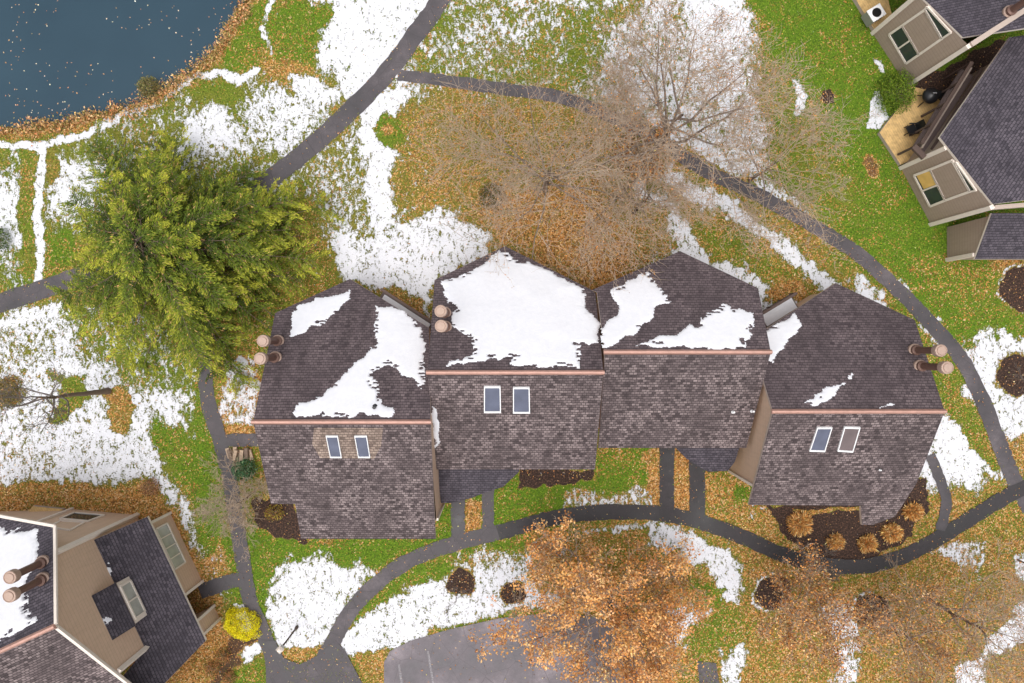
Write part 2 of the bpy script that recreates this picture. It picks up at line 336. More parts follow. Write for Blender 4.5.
# layers: (shape, points, width, softness, snow, leaf, lush, mulch)  (None leaves the value)
P, L = 'p', 'l'
def circ(x, y, r, k=14, sq=1): return [(x+r*math.cos(2*math.pi*i/k), y+r*sq*math.sin(2*math.pi*i/k)) for i in range(k)]
LAY = [
 (P, [(0,150),(40,145),(45,290),(0,300)], 0, 10, .5, .15, .6, 0),
 (P, [(-20,175),(24,180),(24,235),(0,255),(-20,255)], 0, 10, .85, .1, .5, 0),
 (P, [(50,150),(225,75),(330,60),(330,200),(200,200),(110,230),(50,260)], 0, 8, .50, .1, .45, 0),
 (P, [(58,165),(120,160),(120,215),(80,225),(50,210)], 0, 14, .95, 0, .4, 0),
 (P, [(182,118),(230,100),(236,130),(250,150),(180,150)], 0, 12, .93, 0, .4, 0),
 (P, [(185,90),(225,75),(245,90),(235,115),(215,108)], 0, 8, .15, .2, .6, 0),
 (P, [(48,148),(64,145),(58,185),(46,180)], 0, 5, .0, .2, .35, 0),
 (P, [(44,240),(70,235),(82,268),(48,282)], 0, 8, .05, .2, .85, 0),
 (P, [(20,150),(34,150),(32,285),(18,270)], 0, 4, .15, .3, .6, 0),
 (P, [(225,0),(330,0),(322,30),(312,62),(290,60),(262,60),(230,75),(215,60)], 0, 8, .0, .25, .8, 0),
 (P, [(248,52),(285,58),(320,78),(345,100),(300,100),(262,75)], 0, 8, .15, .75, .3, 0),
 (P, [(285,75),(312,78),(345,96),(338,112),(308,105)], 0, 4, 1.0, 0, .4, 0),
 (P, [(255,92),(290,88),(325,108),(300,145),(262,150),(245,130)], 0, 12, .82, 0, .4, 0),
 (P, [(330,0),(425,0),(405,30),(380,65),(352,84),(318,62),(312,45),(324,20)], 0, 8, 1.0, 0, .5, 0),
 (P, [(338,60),(380,60),(362,88),(345,97)], 0, 4, 1.0, 0, .5, 0),
 (P, [(396,80),(440,0),(640,0),(640,110),(520,100)], 0, 12, .42, .3, .6, 0),
 (P, [(470,10),(560,0),(560,25),(500,50),(460,70),(420,60)], 0, 15, .62, .2, .5, 0),
 (P, [(330,110),(420,85),(640,110),(640,300),(420,300),(330,200)], 0, 12, .28, .5, .35, 0),
 (P, [(305,165),(350,120),(390,160),(395,225),(340,290),(325,230)], 0, 12, .57, .2, .4, 0),
 (P, [(368,100),(430,86),(445,98),(402,115),(382,130),(386,155),(398,200),(402,228),(378,228),(366,170),(355,125)], 0, 6, 1.0, 0, .4, 0),
 (P, circ(390,133,15), 0, 4, .0, .2, .7, 0), (P, circ(388,132,5), 0, 2, 0, 1.0, .2, 0),
 (P, [(385,228),(440,206),(480,222),(500,246),(470,262),(437,285),(432,330),(400,305),(375,288),(345,275),(330,240)], 0, 6, .92, .1, .4, 0),
 (P, [(425,95),(520,100),(640,130),(680,200),(660,260),(600,300),(560,270),(510,240),(480,215),(430,190),(410,140)], 0, 22, .14, .58, .35, 0),
 (P, [(480,190),(600,180),(640,260),(600,300),(560,275),(520,250),(490,235)], 0, 12, .02, 1.0, .2, 0),
 (P, [(430,150),(470,120),(560,150),(600,200),(520,170),(440,190)], 0, 15, .1, .55, .35, 0),
 (P, [(620,20),(690,0),(755,0),(748,90),(770,150),(760,175),(700,130),(640,110),(590,80)], 0, 12, .76, .2, .5, 0),
 (P, [(690,0),(748,0),(742,90),(720,95),(690,60)], 0, 6, .98, .1, .5, 0),
 (P, [(715,95),(750,90),(772,150),(800,190),(790,200),(740,160)], 0, 8, .8, .2, .5, 0),
 (P, [(640,120),(700,160),(760,190),(850,250),(850,300),(760,280),(690,240),(640,200)], 0, 8, .15, .55, .45, 0),
 (P, [(755,-30),(1100,-30),(1100,345),(950,335),(905,285),(830,230),(790,190),(768,120)], 0, 8, .0, .12, 1.0, 0),
 (P, [(760,60),(800,70),(860,190),(880,240),(830,225),(780,180)], 0, 25, .03, .35, .6, 0),
 (P, [(905,260),(1024,262),(1024,330),(950,330)], 0, 18, .03, .34, .75, 0),
 (P, [(985,258),(1024,258),(1024,275),(1000,275)], 0, 6, .0, .9, .3, 0),
 (P, [(792,84),(806,90),(802,112),(794,118)], 0, 4, .95, 0, .8, 0),
 (P, [(868,100),(878,90),(890,118),(880,132),(866,132)], 0, 3, 1.0, 0, .8, 0),
 (P, [(875,55),(884,58),(886,74),(878,70)], 0, 3, .95, 0, .8, 0),
 (P, [(905,88),(1000,40),(1060,60),(1060,200),(950,150)], 0, 3, 0, .3, .3, .9),  # mulch colour here puts the dark of the shaded recess into the ground
 (P, circ(831,98,7), 0, 3, 0, .6, .3, 1), (P, circ(872,167,8,14,1.5), 0, 3, 0, .9, .3, .5),
 (L, [(636,186),(660,200)], 12, 5, .95, 0, .4, 0),
 (L, [(665,178),(715,206),(740,222),(800,262),(835,286)], 15, 5, .93, .05, .4, 0),
 (L, [(668,212),(678,245),(700,256),(762,292),(780,310)], 20, 6, .88, .05, .4, 0),
 (P, [(690,222),(740,235),(795,280),(790,300),(745,275)], 0, 8, .05, .45, .7, 0),
 (P, [(760,295),(790,280),(808,290),(780,318)], 0, 5, .05, .95, .4, 0),
 (P, [(395,285),(425,300),(435,340),(420,320),(380,290)], 0, 5, .1, .95, .4, 0),
 (P, [(825,250),(845,250),(900,300),(960,365),(990,430),(1000,470),(985,480),(940,400),(900,320)], 0, 6, .08, .4, .7, 0),
 (P, [(970,342),(1040,330),(1040,440),(1005,445),(985,400)], 0, 6, .93, .1, .4, 0),
 (P, [(985,440),(1030,430),(1030,480),(1005,470)], 0, 6, .2, .6, .4, 0),
 (P, [(942,412),(965,440),(994,480),(985,495),(945,512),(920,545),(930,505),(925,470)], 0, 4, 1.0, 0, .4, 0),
 (P, [(948,500),(975,495),(960,512),(946,515)], 0, 4, .05, .4, .5, 0),
 (P, [(150,395),(200,380),(235,500),(255,600),(235,620),(210,570),(185,490),(150,450)], 0, 10, .05, .2, .85, 0),
 (P, [(0,310),(60,300),(110,340),(190,370),(198,430),(165,422),(150,440),(178,492),(208,555),(222,600),(205,605),(192,560),(172,515),(150,485),(60,482),(0,495),(-40,495),(-40,310)], 0, 12, .86, .1, .4, 0),
 (P, [(-20,330),(60,320),(60,370),(30,380),(0,420),(-20,420)], 0, 14, .72, .2, .4, 0),
 (P, [(0,440),(60,450),(60,485),(0,490)], 0, 14, .76, .3, .3, 0),
 (P, [(60,305),(110,300),(195,345),(195,390),(130,385),(80,350)], 0, 12, .45, .2, .6, 0),
 (P, [(52,378),(78,372),(92,395),(70,425),(52,415)], 0, 6, .08, .2, .6, 0),
 (P, [(100,388),(122,384),(134,405),(128,432),(110,432),(108,410)], 0, 3, .0, .62, .3, 0),
 (P, circ(8,392,16), 0, 6, .1, .7, .3, .2),
 (P, [(0,487),(60,482),(150,485),(172,512),(205,560),(222,620),(250,690),(150,690),(60,560),(0,560)], 0, 5, .05, .95, .3, 0),
 (P, [(215,655),(240,610),(262,640),(265,683),(200,700)], 0, 5, .05, .8, .3, .55),
 (P, [(236,655),(262,640),(262,650),(240,668)], 0, 3, .95, 0, .4, 0),
 (P, [(235,668),(268,650),(270,690),(215,700)], 0, 5, .05, .4, .7, 0),
 (P, [(205,560),(225,540),(238,580),(215,590)], 0, 5, .4, .75, .3, 0),
 (P, [(228,605),(250,605),(262,635),(245,640)], 0, 3, .85, .1, .3, 0),
 (P, [(222,365),(262,360),(258,432),(224,432),(215,400)], 0, 5, .72, .75, .4, 0),
 (P, [(222,424),(258,424),(256,435),(222,435)], 0, 2, 0, 1.0, .4, 0),
 (P, [(246,520),(300,542),(440,535),(448,495),(600,460),(650,440),(650,500),(560,512),(470,535),(400,552),(345,600),(330,640),(268,650),(246,600)], 0, 5, .0, .15, 1.0, 0),
 (P, [(250,500),(300,505),(305,545),(275,540),(255,525)], 0, 4, 0, .4, .3, .9),
 (P, [(282,562),(330,552),(372,570),(392,578),(345,622),(325,648),(275,655),(262,610)], 0, 8, .92, .05, .4, 0),
 (P, [(270,655),(300,645),(335,640),(325,665),(290,665)], 0, 4, .1, .7, .4, 0),
 (P, [(345,605),(400,560),(470,545),(560,525),(560,545),(400,590),(360,640)], 0, 5, .05, .25, .85, 0),
 (P, [(395,598),(450,570),(500,556),(562,538),(600,600),(560,608),(500,610),(440,625),(390,648),(342,662),(336,642),(360,618)], 0, 6, .92, .05, .4, 0),
 (P, [(440,560),(540,540),(530,560),(470,575)], 0, 10, .6, .4, .4, 0),
 (P, [(350,655),(392,642),(385,690),(370,690)], 0, 4, .1, .7, .4, 0),
 (P, [(530,540),(562,530),(562,590),(535,588)], 0, 6, .35, .8, .4, 0),
 (P, [(385,650),(500,612),(560,606),(560,614),(500,620),(410,643)], 0, 2, .15, .3, .7, 0),
 (P, [(520,468),(600,468),(594,478),(570,485),(520,487)], 0, 3, .15, .55, .3, .75),
 (P, [(596,455),(640,448),(650,470),(645,500),(600,505),(590,480)], 0, 5, .02, .3, .9, 0),
 (P, [(565,492),(610,488),(650,482),(660,505),(600,508),(560,510)], 0, 5, .62, .5, .3, 0),
 (P, [(642,450),(660,450),(660,510),(650,508)], 0, 3, .02, .9, .3, 0),
 (P, [(672,450),(692,450),(692,512),(674,512)], 0, 2, 0, 1.0, .2, 0),
 (P, [(464,500),(481,500),(481,534),(464,534)], 0, 2, 0, 1.0, .2, 0),
 (P, [(704,470),(750,480),(752,510),(704,515)], 0, 4, .05, .8, .6, 0),
 (P, [(735,490),(755,488),(752,515),(730,520)], 0, 4, .0, .2, .95, 0),
 (P, [(712,518),(750,508),(768,506),(782,535),(760,540),(720,530)], 0, 4, .85, .2, .4, 0),
 (P, [(560,525),(1100,470),(1100,760),(640,760),(560,620)], 0, 12, .10, .74, .5, 0),
 (P, [(640,528),(690,530),(748,558),(748,602),(722,592),(700,565),(655,548)], 0, 7, .92, .2, .4, 0),
 (P, [(575,524),(650,526),(650,534),(580,532)], 0, 3, .7, .3, .4, 0),
 (P, [(662,612),(715,606),(720,640),(690,650),(668,640)], 0, 7, .82, .4, .4, 0),
 (P, [(722,640),(745,640),(738,690),(722,690)], 0, 5, .9, .1, .4, 0),
 (P, [(690,585),(725,585),(725,605),(695,605)], 0, 5, .05, .3, .9, 0),
 (P, [(690,640),(730,600),(760,620),(730,640),(690,680)], 0, 6, .05, .5, .7, 0),
 (P, [(822,605),(856,598),(856,635),(838,640),(826,620)], 0, 4, .95, .1, .4, 0),
 (P, [(828,645),(860,640),(858,690),(835,690)], 0, 5, .8, .2, .4, 0),
 (P, [(925,545),(990,545),(990,575),(955,572)], 0, 7, .66, .6, .4, 0),
 (P, [(985,640),(1030,600),(1040,625),(1010,655),(985,660)], 0, 4, .97, .0, .4, 0),
 (P, [(958,662),(985,655),(985,690),(955,690)], 0, 4, .9, .1, .4, 0),
 (P, [(1012,550),(1035,550),(1035,580),(1015,570)], 0, 4, .85, .2, .4, 0),
 (P, [(985,500),(1040,470),(1040,540),(1000,545)], 0, 12, .05, .6, .55, 0),
 (P, [(768,503),(780,506),(928,478),(930,510),(905,545),(855,562),(800,552),(784,535)], 0, 3, .0, .2, .2, 1.0),
 (P, [(790,508),(862,508),(862,512),(795,512)], 0, 2, 0, .9, .3, 0),
 (P, [(205,440),(262,448),(262,500),(240,500),(232,470)], 0, 4, .1, .4, .6, 0),
 (L, [(262,-40),(270,0),(262,25),(269,50)], 6, 2, 1.0, 0, .4, 0),
 (L, [(-100,150),(0,147),(45,144),(90,130),(140,110),(190,82),(222,70),(240,79),(252,72)], 8, 3, .95, 0, .4, 0),
 (L, [(42,145),(38,215),(37,283)], 9, 2.5, 1.0, 0, .4, 0),
 (L, [(0,322),(52,310)], 11, 3, .95, .1, .4, 0),
]
for x, y, r in ((459,583,14),(514,592,12),(775,592,19),(872,612,20),(1020,290,22),(1020,376,22)):
    LAY.append((P, circ(x-1.5,y-.5,r+2.5), 0, 3, .72, .2, .3, 0)); LAY.append((P, circ(x,y,r), 0, 2.5, .0, .75 if r < 22 else .55, .2, .9))
LAY.append((L, [(x, y+2.0) for x, y in SHORE], 12, 5, .0, 1.0, .4, 0))
LAY.append((P, [(230,20),(262,15),(265,50),(235,60)], 0, 8, .0, .3, .75, 0))
def cover(X, Y):
    """maps of snow, leaf litter, lush grass and mulch at ground points (metres)"""
    px = X*F/H+CX; py = CY-Y*F/H
    wx = (vnoise(X, Y, .5)-.5)*16+(vnoise(X, Y, 1.6)-.5)*10+(vnoise(X, Y, 4)-.5)*6; wy = (vnoise(X+31, Y-17, .5)-.5)*16+(vnoise(X+9, Y+5, 1.6)-.5)*10+(vnoise(X+19, Y+25, 4)-.5)*6
    far = vnoise(X, Y, .05)
    ch = [.15+.7*(far > .55)*1.0, .45+0*px, .5+0*px, 0*px]
    for kind, pts, wd, soft, *vals in LAY:
        s = min(1, soft/6.0)
        qx, qy = px+wx*s, py+wy*s
        d = sdf_poly(qx, qy, pts) if kind == P else sdf_line(qx, qy, pts, wd)
        t = np.clip(.5-d/(soft*(1.2 if soft < 4 else 1.9)), 0, 1); t = t*t*(3-2*t)
        for i, v in enumerate(vals): ch[i] = ch[i]*(1-t)+v*t
    return ch, px, py
# ------------------------------------------------------------------ ground sheet
def axis(lo, hi, step, far):
    core = np.arange(lo, hi+step, step); o = []; d = step*2; x = hi+step
    while x < far: x += d; d *= 1.35; o.append(x)
    o2 = []; d = step*2; x = lo
    while x > -far: x -= d; d *= 1.35; o2.append(x)
    return np.array(o2[::-1]+list(core)+o)
gx = axis(-36.5, 36.5, .13, 600); gy = axis(-25, 25, .13, 600)
X, Y = np.meshgrid(gx, gy)
(ch, gpx, gpy) = cover(X, Y)
dp = sdf_poly(gpx, gpy, POND)
Z = -.75*np.clip((6-dp)/22, 0, 1)+(vnoise(X, Y, 1.1)-.5)*.03*(dp > 12)+(ch[0] > .5)*0
ny, nx = X.shape
me = bpy.data.meshes.new('ground')
idx = np.arange(nx*ny).reshape(ny, nx)
quads = np.stack([idx[:-1,:-1], idx[:-1,1:], idx[1:,1:], idx[1:,:-1]], -1).reshape(-1, 4)
def np_mesh(me, V, Q):
    V = np.ascontiguousarray(V, dtype=np.float32); Q = np.ascontiguousarray(Q, dtype=np.int32); k = Q.shape[1]
    me.vertices.add(len(V)); me.vertices.foreach_set('co', V.ravel())
    me.loops.add(Q.size); me.loops.foreach_set('vertex_index', Q.ravel())
    me.polygons.add(len(Q)); me.polygons.foreach_set('loop_start', np.arange(0, Q.size, k, dtype=np.int32))
    try: me.polygons.foreach_set('loop_total', np.full(len(Q), k, dtype=np.int32))
    except Exception: pass
    me.update(calc_edges=True)
def vcol(me, name, C):
    a = me.color_attributes.new(name, 'FLOAT_COLOR', 'POINT')
    C = np.concatenate([C, np.ones((len(C), 1))], 1) if C.shape[1] == 3 else C
    a.data.foreach_set('color', np.ascontiguousarray(C, dtype=np.float32).ravel())
np_mesh(me, np.stack([X, Y, Z], -1).reshape(-1, 3), quads)
vcol(me, 'cover', np.stack([ch[0].ravel(), ch[1].ravel(), ch[2].ravel()], 1))
vcol(me, 'soil', np.stack([ch[3].ravel()]*3, 1))
me.materials.append(M['ground']); me.polygons.foreach_set('use_smooth', [True]*len(me.polygons))
go = bpy.data.objects.new('ground', me); scene.collection.objects.link(go); go['kind'] = 'structure'
# pond water, inside the shoreline
wv = [G(*p) for p in POND]; wv = [Vector((v.x, v.y, -.22)) for v in wv]
wo = mesh_obj('pond_water', wv, [list(range(len(wv)))], M['water']); wo['kind'] = 'structure'
# ------------------------------------------------------------------ asphalt paths
def smooth_line(pts, n=10):
    out = []; P_ = [pts[0]]+list(pts)+[pts[-1]]
    for i in range(1, len(P_)-2):
        p0, p1, p2, p3 = [np.array(q, float) for q in P_[i-1:i+3]]
        for k in range(n):
            t = k/n; out.append(.5*((2*p1)+(-p0+p2)*t+(2*p0-5*p1+4*p2-p3)*t*t+(-p0+3*p1-3*p2+p3)*t**3))
    out.append(np.array(pts[-1], float)); return out
PATHS = []
def path(name, pts, wd, z, mat='asphalt'):
    ln = smooth_line(pts); PATHS.append(([tuple(p) for p in ln], wd)); V = []; Fc = []
    for i, p in enumerate(ln):
        t = ln[min(i+1, len(ln)-1)]-ln[max(i-1, 0)]; t /= np.linalg.norm(t)+1e-9; nrm = np.array([-t[1], t[0]])
        w_ = wd[0]+(wd[1]-wd[0])*i/(len(ln)-1) if isinstance(wd, tuple) else wd
        a = p+nrm*(w_/2+random.uniform(-.8, .5)); b = p-nrm*(w_/2+random.uniform(-.8, .5))
        V += [G(*a), G(*b)]
        if i: k = 2*i; Fc.append([k-2, k-1, k+1, k])
    V = [Vector((v.x, v.y, z)) for v in V]
    o = mesh_obj(name, V, Fc, M[mat]); 
    for p in o.data.polygons:
        if p.normal.z < 0: o.data.flip_normals(); break
    o['kind'] = 'structure'; return o
path('path', [(470,-60),(440,0),(415,35),(385,75),(335,125),(285,168),(230,205),(160,245),(60,283),(0,303),(-80,330)], 19, .035)
path('path', [(398,75),(440,80),(512,90),(560,97),(610,116),(655,138),(700,168),(760,196),(820,230),(860,256),(900,292),(935,328),(962,360),(982,400),(998,440),(1012,475),(1030,510)], (12,17), .040)
path('path', [(200,250),(204,345),(208,400),(220,440),(230,480),(236,520),(243,560),(250,600),(266,640),(285,690)], 15.5, .045)
path('path', [(318,668),(335,638),(350,612),(372,588),(405,563),(450,545),(503,531)], 15.5, .048)
path('path', [(498,533),(540,521),(580,514),(640,512),(690,519),(740,536),(790,557),(850,567),(900,557),(950,531),(1000,500),(1060,470)], 15.5, .051, 'asphalt_wet')
path('path', [(458,546),(458,520),(458,480)], 14, .056); path('path', [(488,538),(488,510),(488,475)], 12, .060)
path('path', [(667,514),(667,480),(667,430)], 15, .056, 'asphalt_wet'); path('path', [(697,522),(697,490),(697,440)], 16, .060, 'asphalt_wet')
path('path', [(244,578),(222,584),(200,592)], 15, .056)
path('path', [(222,441),(240,440),(262,440)], 13, .057)
path('path', [(940,530),(946,500),(936,470),(930,455)], 11, .056)
def pave(name, pts, z):
    v = [G(*p) for p in pts]; v = [Vector((q.x, q.y, z)) for q in v]
    a = sum(v[i].x*v[(i+1) % len(v)].y-v[(i+1) % len(v)].x*v[i].y for i in range(len(v)))
    if a < 0: v = v[::-1]
    o = mesh_obj(name, v, [list(range(len(v)))], M['asphalt_old' if name == 'parking_lot' else 'asphalt']); o['kind'] = 'structure'; return o
pave('driveway', [(268,760),(266,668),(262,640),(275,640),(284,658),(300,664),(318,655),(335,640),(345,650),(366,690),(380,760)], .064)
LOT = [(384,760),(384,662),(390,651),(410,641),(450,629),(500,618),(560,612),(600,618),(640,640),(655,700),(655,760)]
pave('parking_lot', LOT, .036)
for a_, b_ in (((399,664),(404,700)),((428,651),(436,700))):
    m_ = [G(a_[0]-1,a_[1]), G(a_[0]+1,a_[1]), G(b_[0]+1.2,b_[1]), G(b_[0]-1.2,b_[1])]
    mk_ = mesh_obj('bay_marking', [Vector((q.x,q.y,.041)) for q in m_], [[3,2,1,0]], M['marking']); mk_['kind'] = 'structure'
pave('pavement', [(697,661),(716,663),(722,700),(701,700)], .03)
# ------------------------------------------------------------------ roofs, walls
def roof_slope(name, pts, mat, parent, udir, t=.22, fascia='fascia'):
    mb = MB(); mb.slab(pts, t); o = mb.build(name, [M[mat], M[fascia]], parent)
    me = o.data; uv = me.uv_layers.new(name='UVMap'); udir = Vector((udir[0], udir[1], 0)).normalized()
    n = me.polygons[0].normal; vd = n.cross(udir).normalized()
    for lp in me.loops:
        co = me.vertices[lp.vertex_index].co; uv.data[lp.index].uv = (co.dot(udir), co.dot(vd))
    return o
def walls(plan, topz, mat, parent, name='wall'):
    mb = MB(); n = len(plan)
    for i in range(n):
        a, b = plan[i], plan[(i+1) % n]
        mb.poly([(a[0],a[1],-.05),(b[0],b[1],-.05),(b[0],b[1],topz(*b)),(a[0],a[1],topz(*a))])
    return mb.build(name, M[mat], parent)
def flue(px, py, pl, parent, h=2.3):
    b = on_plane(px, py, pl); c = (b.x, b.y, b.z-.25)
    f = MB(); f.lathe(c, [(.30,0),(.30,.55),(.20,.62),(.20,.72),(.20,h),(.23,h+.02),(.23,h+.06)], 20)
    o = f.build('flue', M['flue'], parent, False)
    cp = MB(); cp.lathe((b.x,b.y,b.z-.25+h+.0), [(.25,.0),(.33,.06),(.345,.12),(.345,.42),(.33,.47),(.29,.48),(.28,.455),(.24,.455),(.22,.50),(.0,.51)], 24)
    cp.build('flue_cap', M['flue_cap'], o)
    cl = MB(); cl.lathe((b.x,b.y,b.z-.1), [(.36,0),(.37,.18),(.31,.24)], 20); cl.build('flue_collar', M['flue_cap'], o)
def skylight(quad, pl, parent, glass='skyglass'):
    q = [on_plane(x, y, pl) for x, y in quad]; n = Vector((-pl[1], -pl[2], 1)).normalized()
    c = sum(q, Vector())/4; mb = MB()
    inn = [c+(p-c)*.885 for p in q]; up = n*.11
    for i in range(4):
        j = (i+1) % 4
        mb.poly([q[i]+up, q[j]+up, inn[j]+up, inn[i]+up]); mb.poly([q[i]-n*.02, q[j]-n*.02, q[j]+up, q[i]+up]); mb.poly([inn[i]+up, inn[j]+up, inn[j]+n*.05, inn[i]+n*.05])
    o = mb.build('skylight', M['white'], parent)
    g = MB(); g.poly([p+n*.07 for p in inn][::-1]); g.build('pane', M[glass], o)
def ridge_cap(p, q, parent, wd=.135, drop=.1):
    d = (q-p).normalized(); s = Vector((-d.y, d.x, 0)).normalized(); mb = MB(); prof = [(-wd,-drop),(-wd*.6,.02),(-.05,.075),(.05,.075),(wd*.6,.02),(wd,-drop)]
    L_ = (q-p).length; n = max(1, int(L_/2.4)); 
    for k in range(n):
        a = p+d*(L_*k/n); b = p+d*(L_*(k+1)/n-.0); lift = .006 if k % 2 else 0
        if k: a = a-d*.04
        A = [a+s*x+Vector((0,0,z+lift)) for x, z in prof]; B = [b+s*x+Vector((0,0,z+lift)) for x, z in prof]
        for i in range(5): mb.poly([A[i], B[i], B[i+1], A[i+1]])
        mb.poly(A); mb.poly(B[::-1])
    return mb.build('ridge_cap', M['copper'], parent)
def snow(poly, pl, label, thick=.07, cell=(.055, .05), udir=(1, 0), ragged=.6):
    """snow lying on a roof slope: outline cut in shingle-sized steps, rounded thickness"""
    P3 = [on_plane(x, y, pl) for x, y in poly]; n = Vector((-pl[1], -pl[2], 1)).normalized()
    u = Vector((udir[0], udir[1], 0)).normalized(); u = (u-n*u.dot(n)).normalized(); v = n.cross(u)
    A = np.array([[p.dot(u), p.dot(v)] for p in P3]); o0 = P3[0]; base = o0.dot(n)
    lo = A.min(0)-.3; hi = A.max(0)+.3
    us = np.arange(lo[0], hi[0], cell[0]); vs = np.arange(lo[1], hi[1], cell[1]); U, V_ = np.meshgrid(us, vs)
    row = np.floor(V_/.165); rj = (np.abs(np.sin(row*127.1+3))*43.7 % 1-.5)
    wu = U+rj*.11*ragged+(vnoise(U, V_, 1.6)-.5)*.5+(vnoise(U, V_*3, 5)-.5)*.22*ragged; wv_ = V_+(vnoise(U+7, V_+3, 2.2)-.5)*.4+(vnoise(U, V_, 7)-.5)*.12*ragged
    d = sdf_poly(wu, wv_, [tuple(a) for a in A])
    hole = (vnoise(U*.6, V_*2.2, 6) > .72) & (vnoise(U, V_, .8) > .5)
    ins = (d < 0) & ~(hole & (d > -.45*ragged))
    hgt = thick*np.sqrt(np.clip(-d/.35, 0, 1))*(.8+.4*vnoise(U, V_, 1.3))+.004
    ny_, nx_ = U.shape; vid = -np.ones(U.shape, int); verts = []; faces = []
    cellin = ins[:-1,:-1] & ins[1:,:-1] & ins[:-1,1:] & ins[1:,1:]
    bi = np.zeros(U.shape, int)
    bi[:-1,:-1] += cellin; bi[1:,:-1] += cellin; bi[:-1,1:] += cellin; bi[1:,1:] += cellin
    for j in range(ny_-1):
        for i in range(nx_-1):
            if not cellin[j, i]: continue
            f = []
            for jj, ii in ((j,i),(j,i+1),(j+1,i+1),(j+1,i)):
                if vid[jj, ii] < 0:
                    vid[jj, ii] = len(verts); h = hgt[jj, ii] if bi[jj, ii] == 4 else .004
                    du = dv = 0
                    if bi[jj, ii] < 4: du = random.uniform(-.03,.03); dv = random.uniform(-.02,.02)
                    verts.append(u*(U[jj, ii]+du)+v*(V_[jj, ii]+dv)+n*(base+h))
                f.append(vid[jj, ii])
            faces.append(f)
    if not faces: return
    o = mesh_obj('snow_patch', verts, faces, M['snow'], smooth=True); tag(o, label, 'snow patch'); return o
# ---- the row of four attached townhouses
ZR = 8.0
def mk_unit(ry, sf, sb):
    yr = -(ry-CY)*(H-ZR)/F
    return yr, (ZR-sf*yr, 0, sf), (ZR+sb*yr, 0, -sb)
def townhouse(ry, sf, sb, front, back, plan, loc, label):
    yr, pf, pb = mk_unit(ry, sf, sb)
    t = empty('townhouse', loc, label, 'townhouse', 'attached townhouses in the central row')
    fp = [on_plane(x, y, pf) for x, y in front]; bp = [on_plane(x, y, pb) for x, y in back]
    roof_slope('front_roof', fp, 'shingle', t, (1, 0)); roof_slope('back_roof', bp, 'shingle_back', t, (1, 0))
    a, b = fp[0], fp[1]; ridge_cap(Vector((a.x-.08, yr, ZR+.06)), Vector((b.x+.05, yr, ZR+.06)), t)
    top = lambda x, y: min(pz(pf, x, y), pz(pb, x, y))-.20
    pl = []
    for q in plan:
        if len(q) == 3: v = on_plane(q[0], q[1], pb); v2 = v+(Vector((v.x, v.y, 0))-Vector((loc[0], 0, 0)))*0; pl.append((v.x+(-.35 if v.x > loc[0]+1 else .35 if v.x < loc[0]-1 else 0), v.y-.5))
        else: pl.append((q[0], yr) if q[1] is None else q)
    walls(pl, top, 'siding', t)
    return t, yr, pf, pb
def corner_board(t, x, y, z1, z0=0, w_=.16, mat='trim', rz=0):
    m = MB(); m.box((x, y, (z0+z1)/2), w_, w_, z1-z0, rz); return m.build('corner_board', M[mat], t)
def wall_window(t, P_, n, name='window', glass='glass', frame=.1, split=0, mat='trim'):
    """framed window from four 3D corners lying on a wall with outward normal n"""
    P_ = [Vector(p) for p in P_]; n = Vector(n).normalized(); c = sum(P_, Vector())/4; mb = MB()
    off = n*.05
    for i in range(4):
        a, b = P_[i]+off*.5, P_[(i+1) % 4]+off*.5; mb.bar(a, b, frame, .14, n)
    for k in range(split):
        f = (k+1)/(split+1); a = P_[0].lerp(P_[1], f); b = P_[3].lerp(P_[2], f); mb.bar(a+off*.5, b+off*.5, frame*.7, .15, n)
    o = mb.build(name, M[mat], t)
    g = MB(); g.poly([p+n*.05 for p in P_]); g.build('pane', M[glass], o); return o
def front_openings(t, x0, x1, y, ws, door=None):
    for (a, b, z0, z1) in ws: wall_window(t, [(a,y,z0),(b,y,z0),(b,y,z1),(a,y,z1)], (0,-1,0), split=1)
    if door:
        m = MB(); m.box((door, y-.04, 1.05), .95, .08, 2.1); d = m.build('door', M['fascia_dark'], t)
        k = MB(); k.box((door+.36, y-.11, 1.0), .06, .08, .12); k.build('handle', M['metal_grey'], d)
T1, y1, f1, b1 = townhouse(422, .557, .58,
    [(253,422),(430.5,422),(435.5,539),(301,539),(295,504),(271,504)],
    [(253,422),(275,313),(350,279),(429,328),(430.5,422)],
    [(-14.25,None),(-14.25,-9.1),(-12.5,-9.1),(-12.5,-10.9),(-4.63,-10.9),(-4.63,None),(429,328,0),(350,279,0),(275,313,0)], (-9.5,-6,0),
    'leftmost townhouse of the central row, snow triangle on its back roof beside the evergreen')
roof_slope('shingle_patch', [on_plane(x, y, f1)+Vector((0,0,.006)) for x, y in ((314,428),(383,428),(381,446),(374,459),(320,458),(312,444))], 'shingle_tan', T1, (1,0), .004, 'fascia_dark')
flue(278,341,b1,T1); flue(275.5,357.5,b1,T1)
skylight([(326,435),(338,435),(342,457),(330.5,457)], f1, T1); skylight([(354.5,435),(367,435),(370.5,457),(358.5,457)], f1, T1)
corner_board(T1, -4.60, -10.92, 4.1)
front_openings(T1, 0, 0, -10.9, [(-11.5,-9.3,.9,2.2),(-8,-6,.9,2.2)])
T2, y2, f2, b2 = townhouse(372.5, .62, .58,
    [(427.5,372.5),(603.5,372.5),(595,469.5),(436,469.5)],
    [(427.5,372.5),(434.5,280),(505,246),(590,289),(595.5,293),(603.5,372.5)],
    [(-4.56,None),(-4.56,-6.2),(4.95,-6.2),(4.95,None),(590,289,0),(505,246,0),(434.5,280,0)], (0,-2,0),
    'second townhouse from the left, back roof almost wholly under snow, two skylights in front')
flue(445,313,b2,T2); flue(445.5,327,b2,T2)
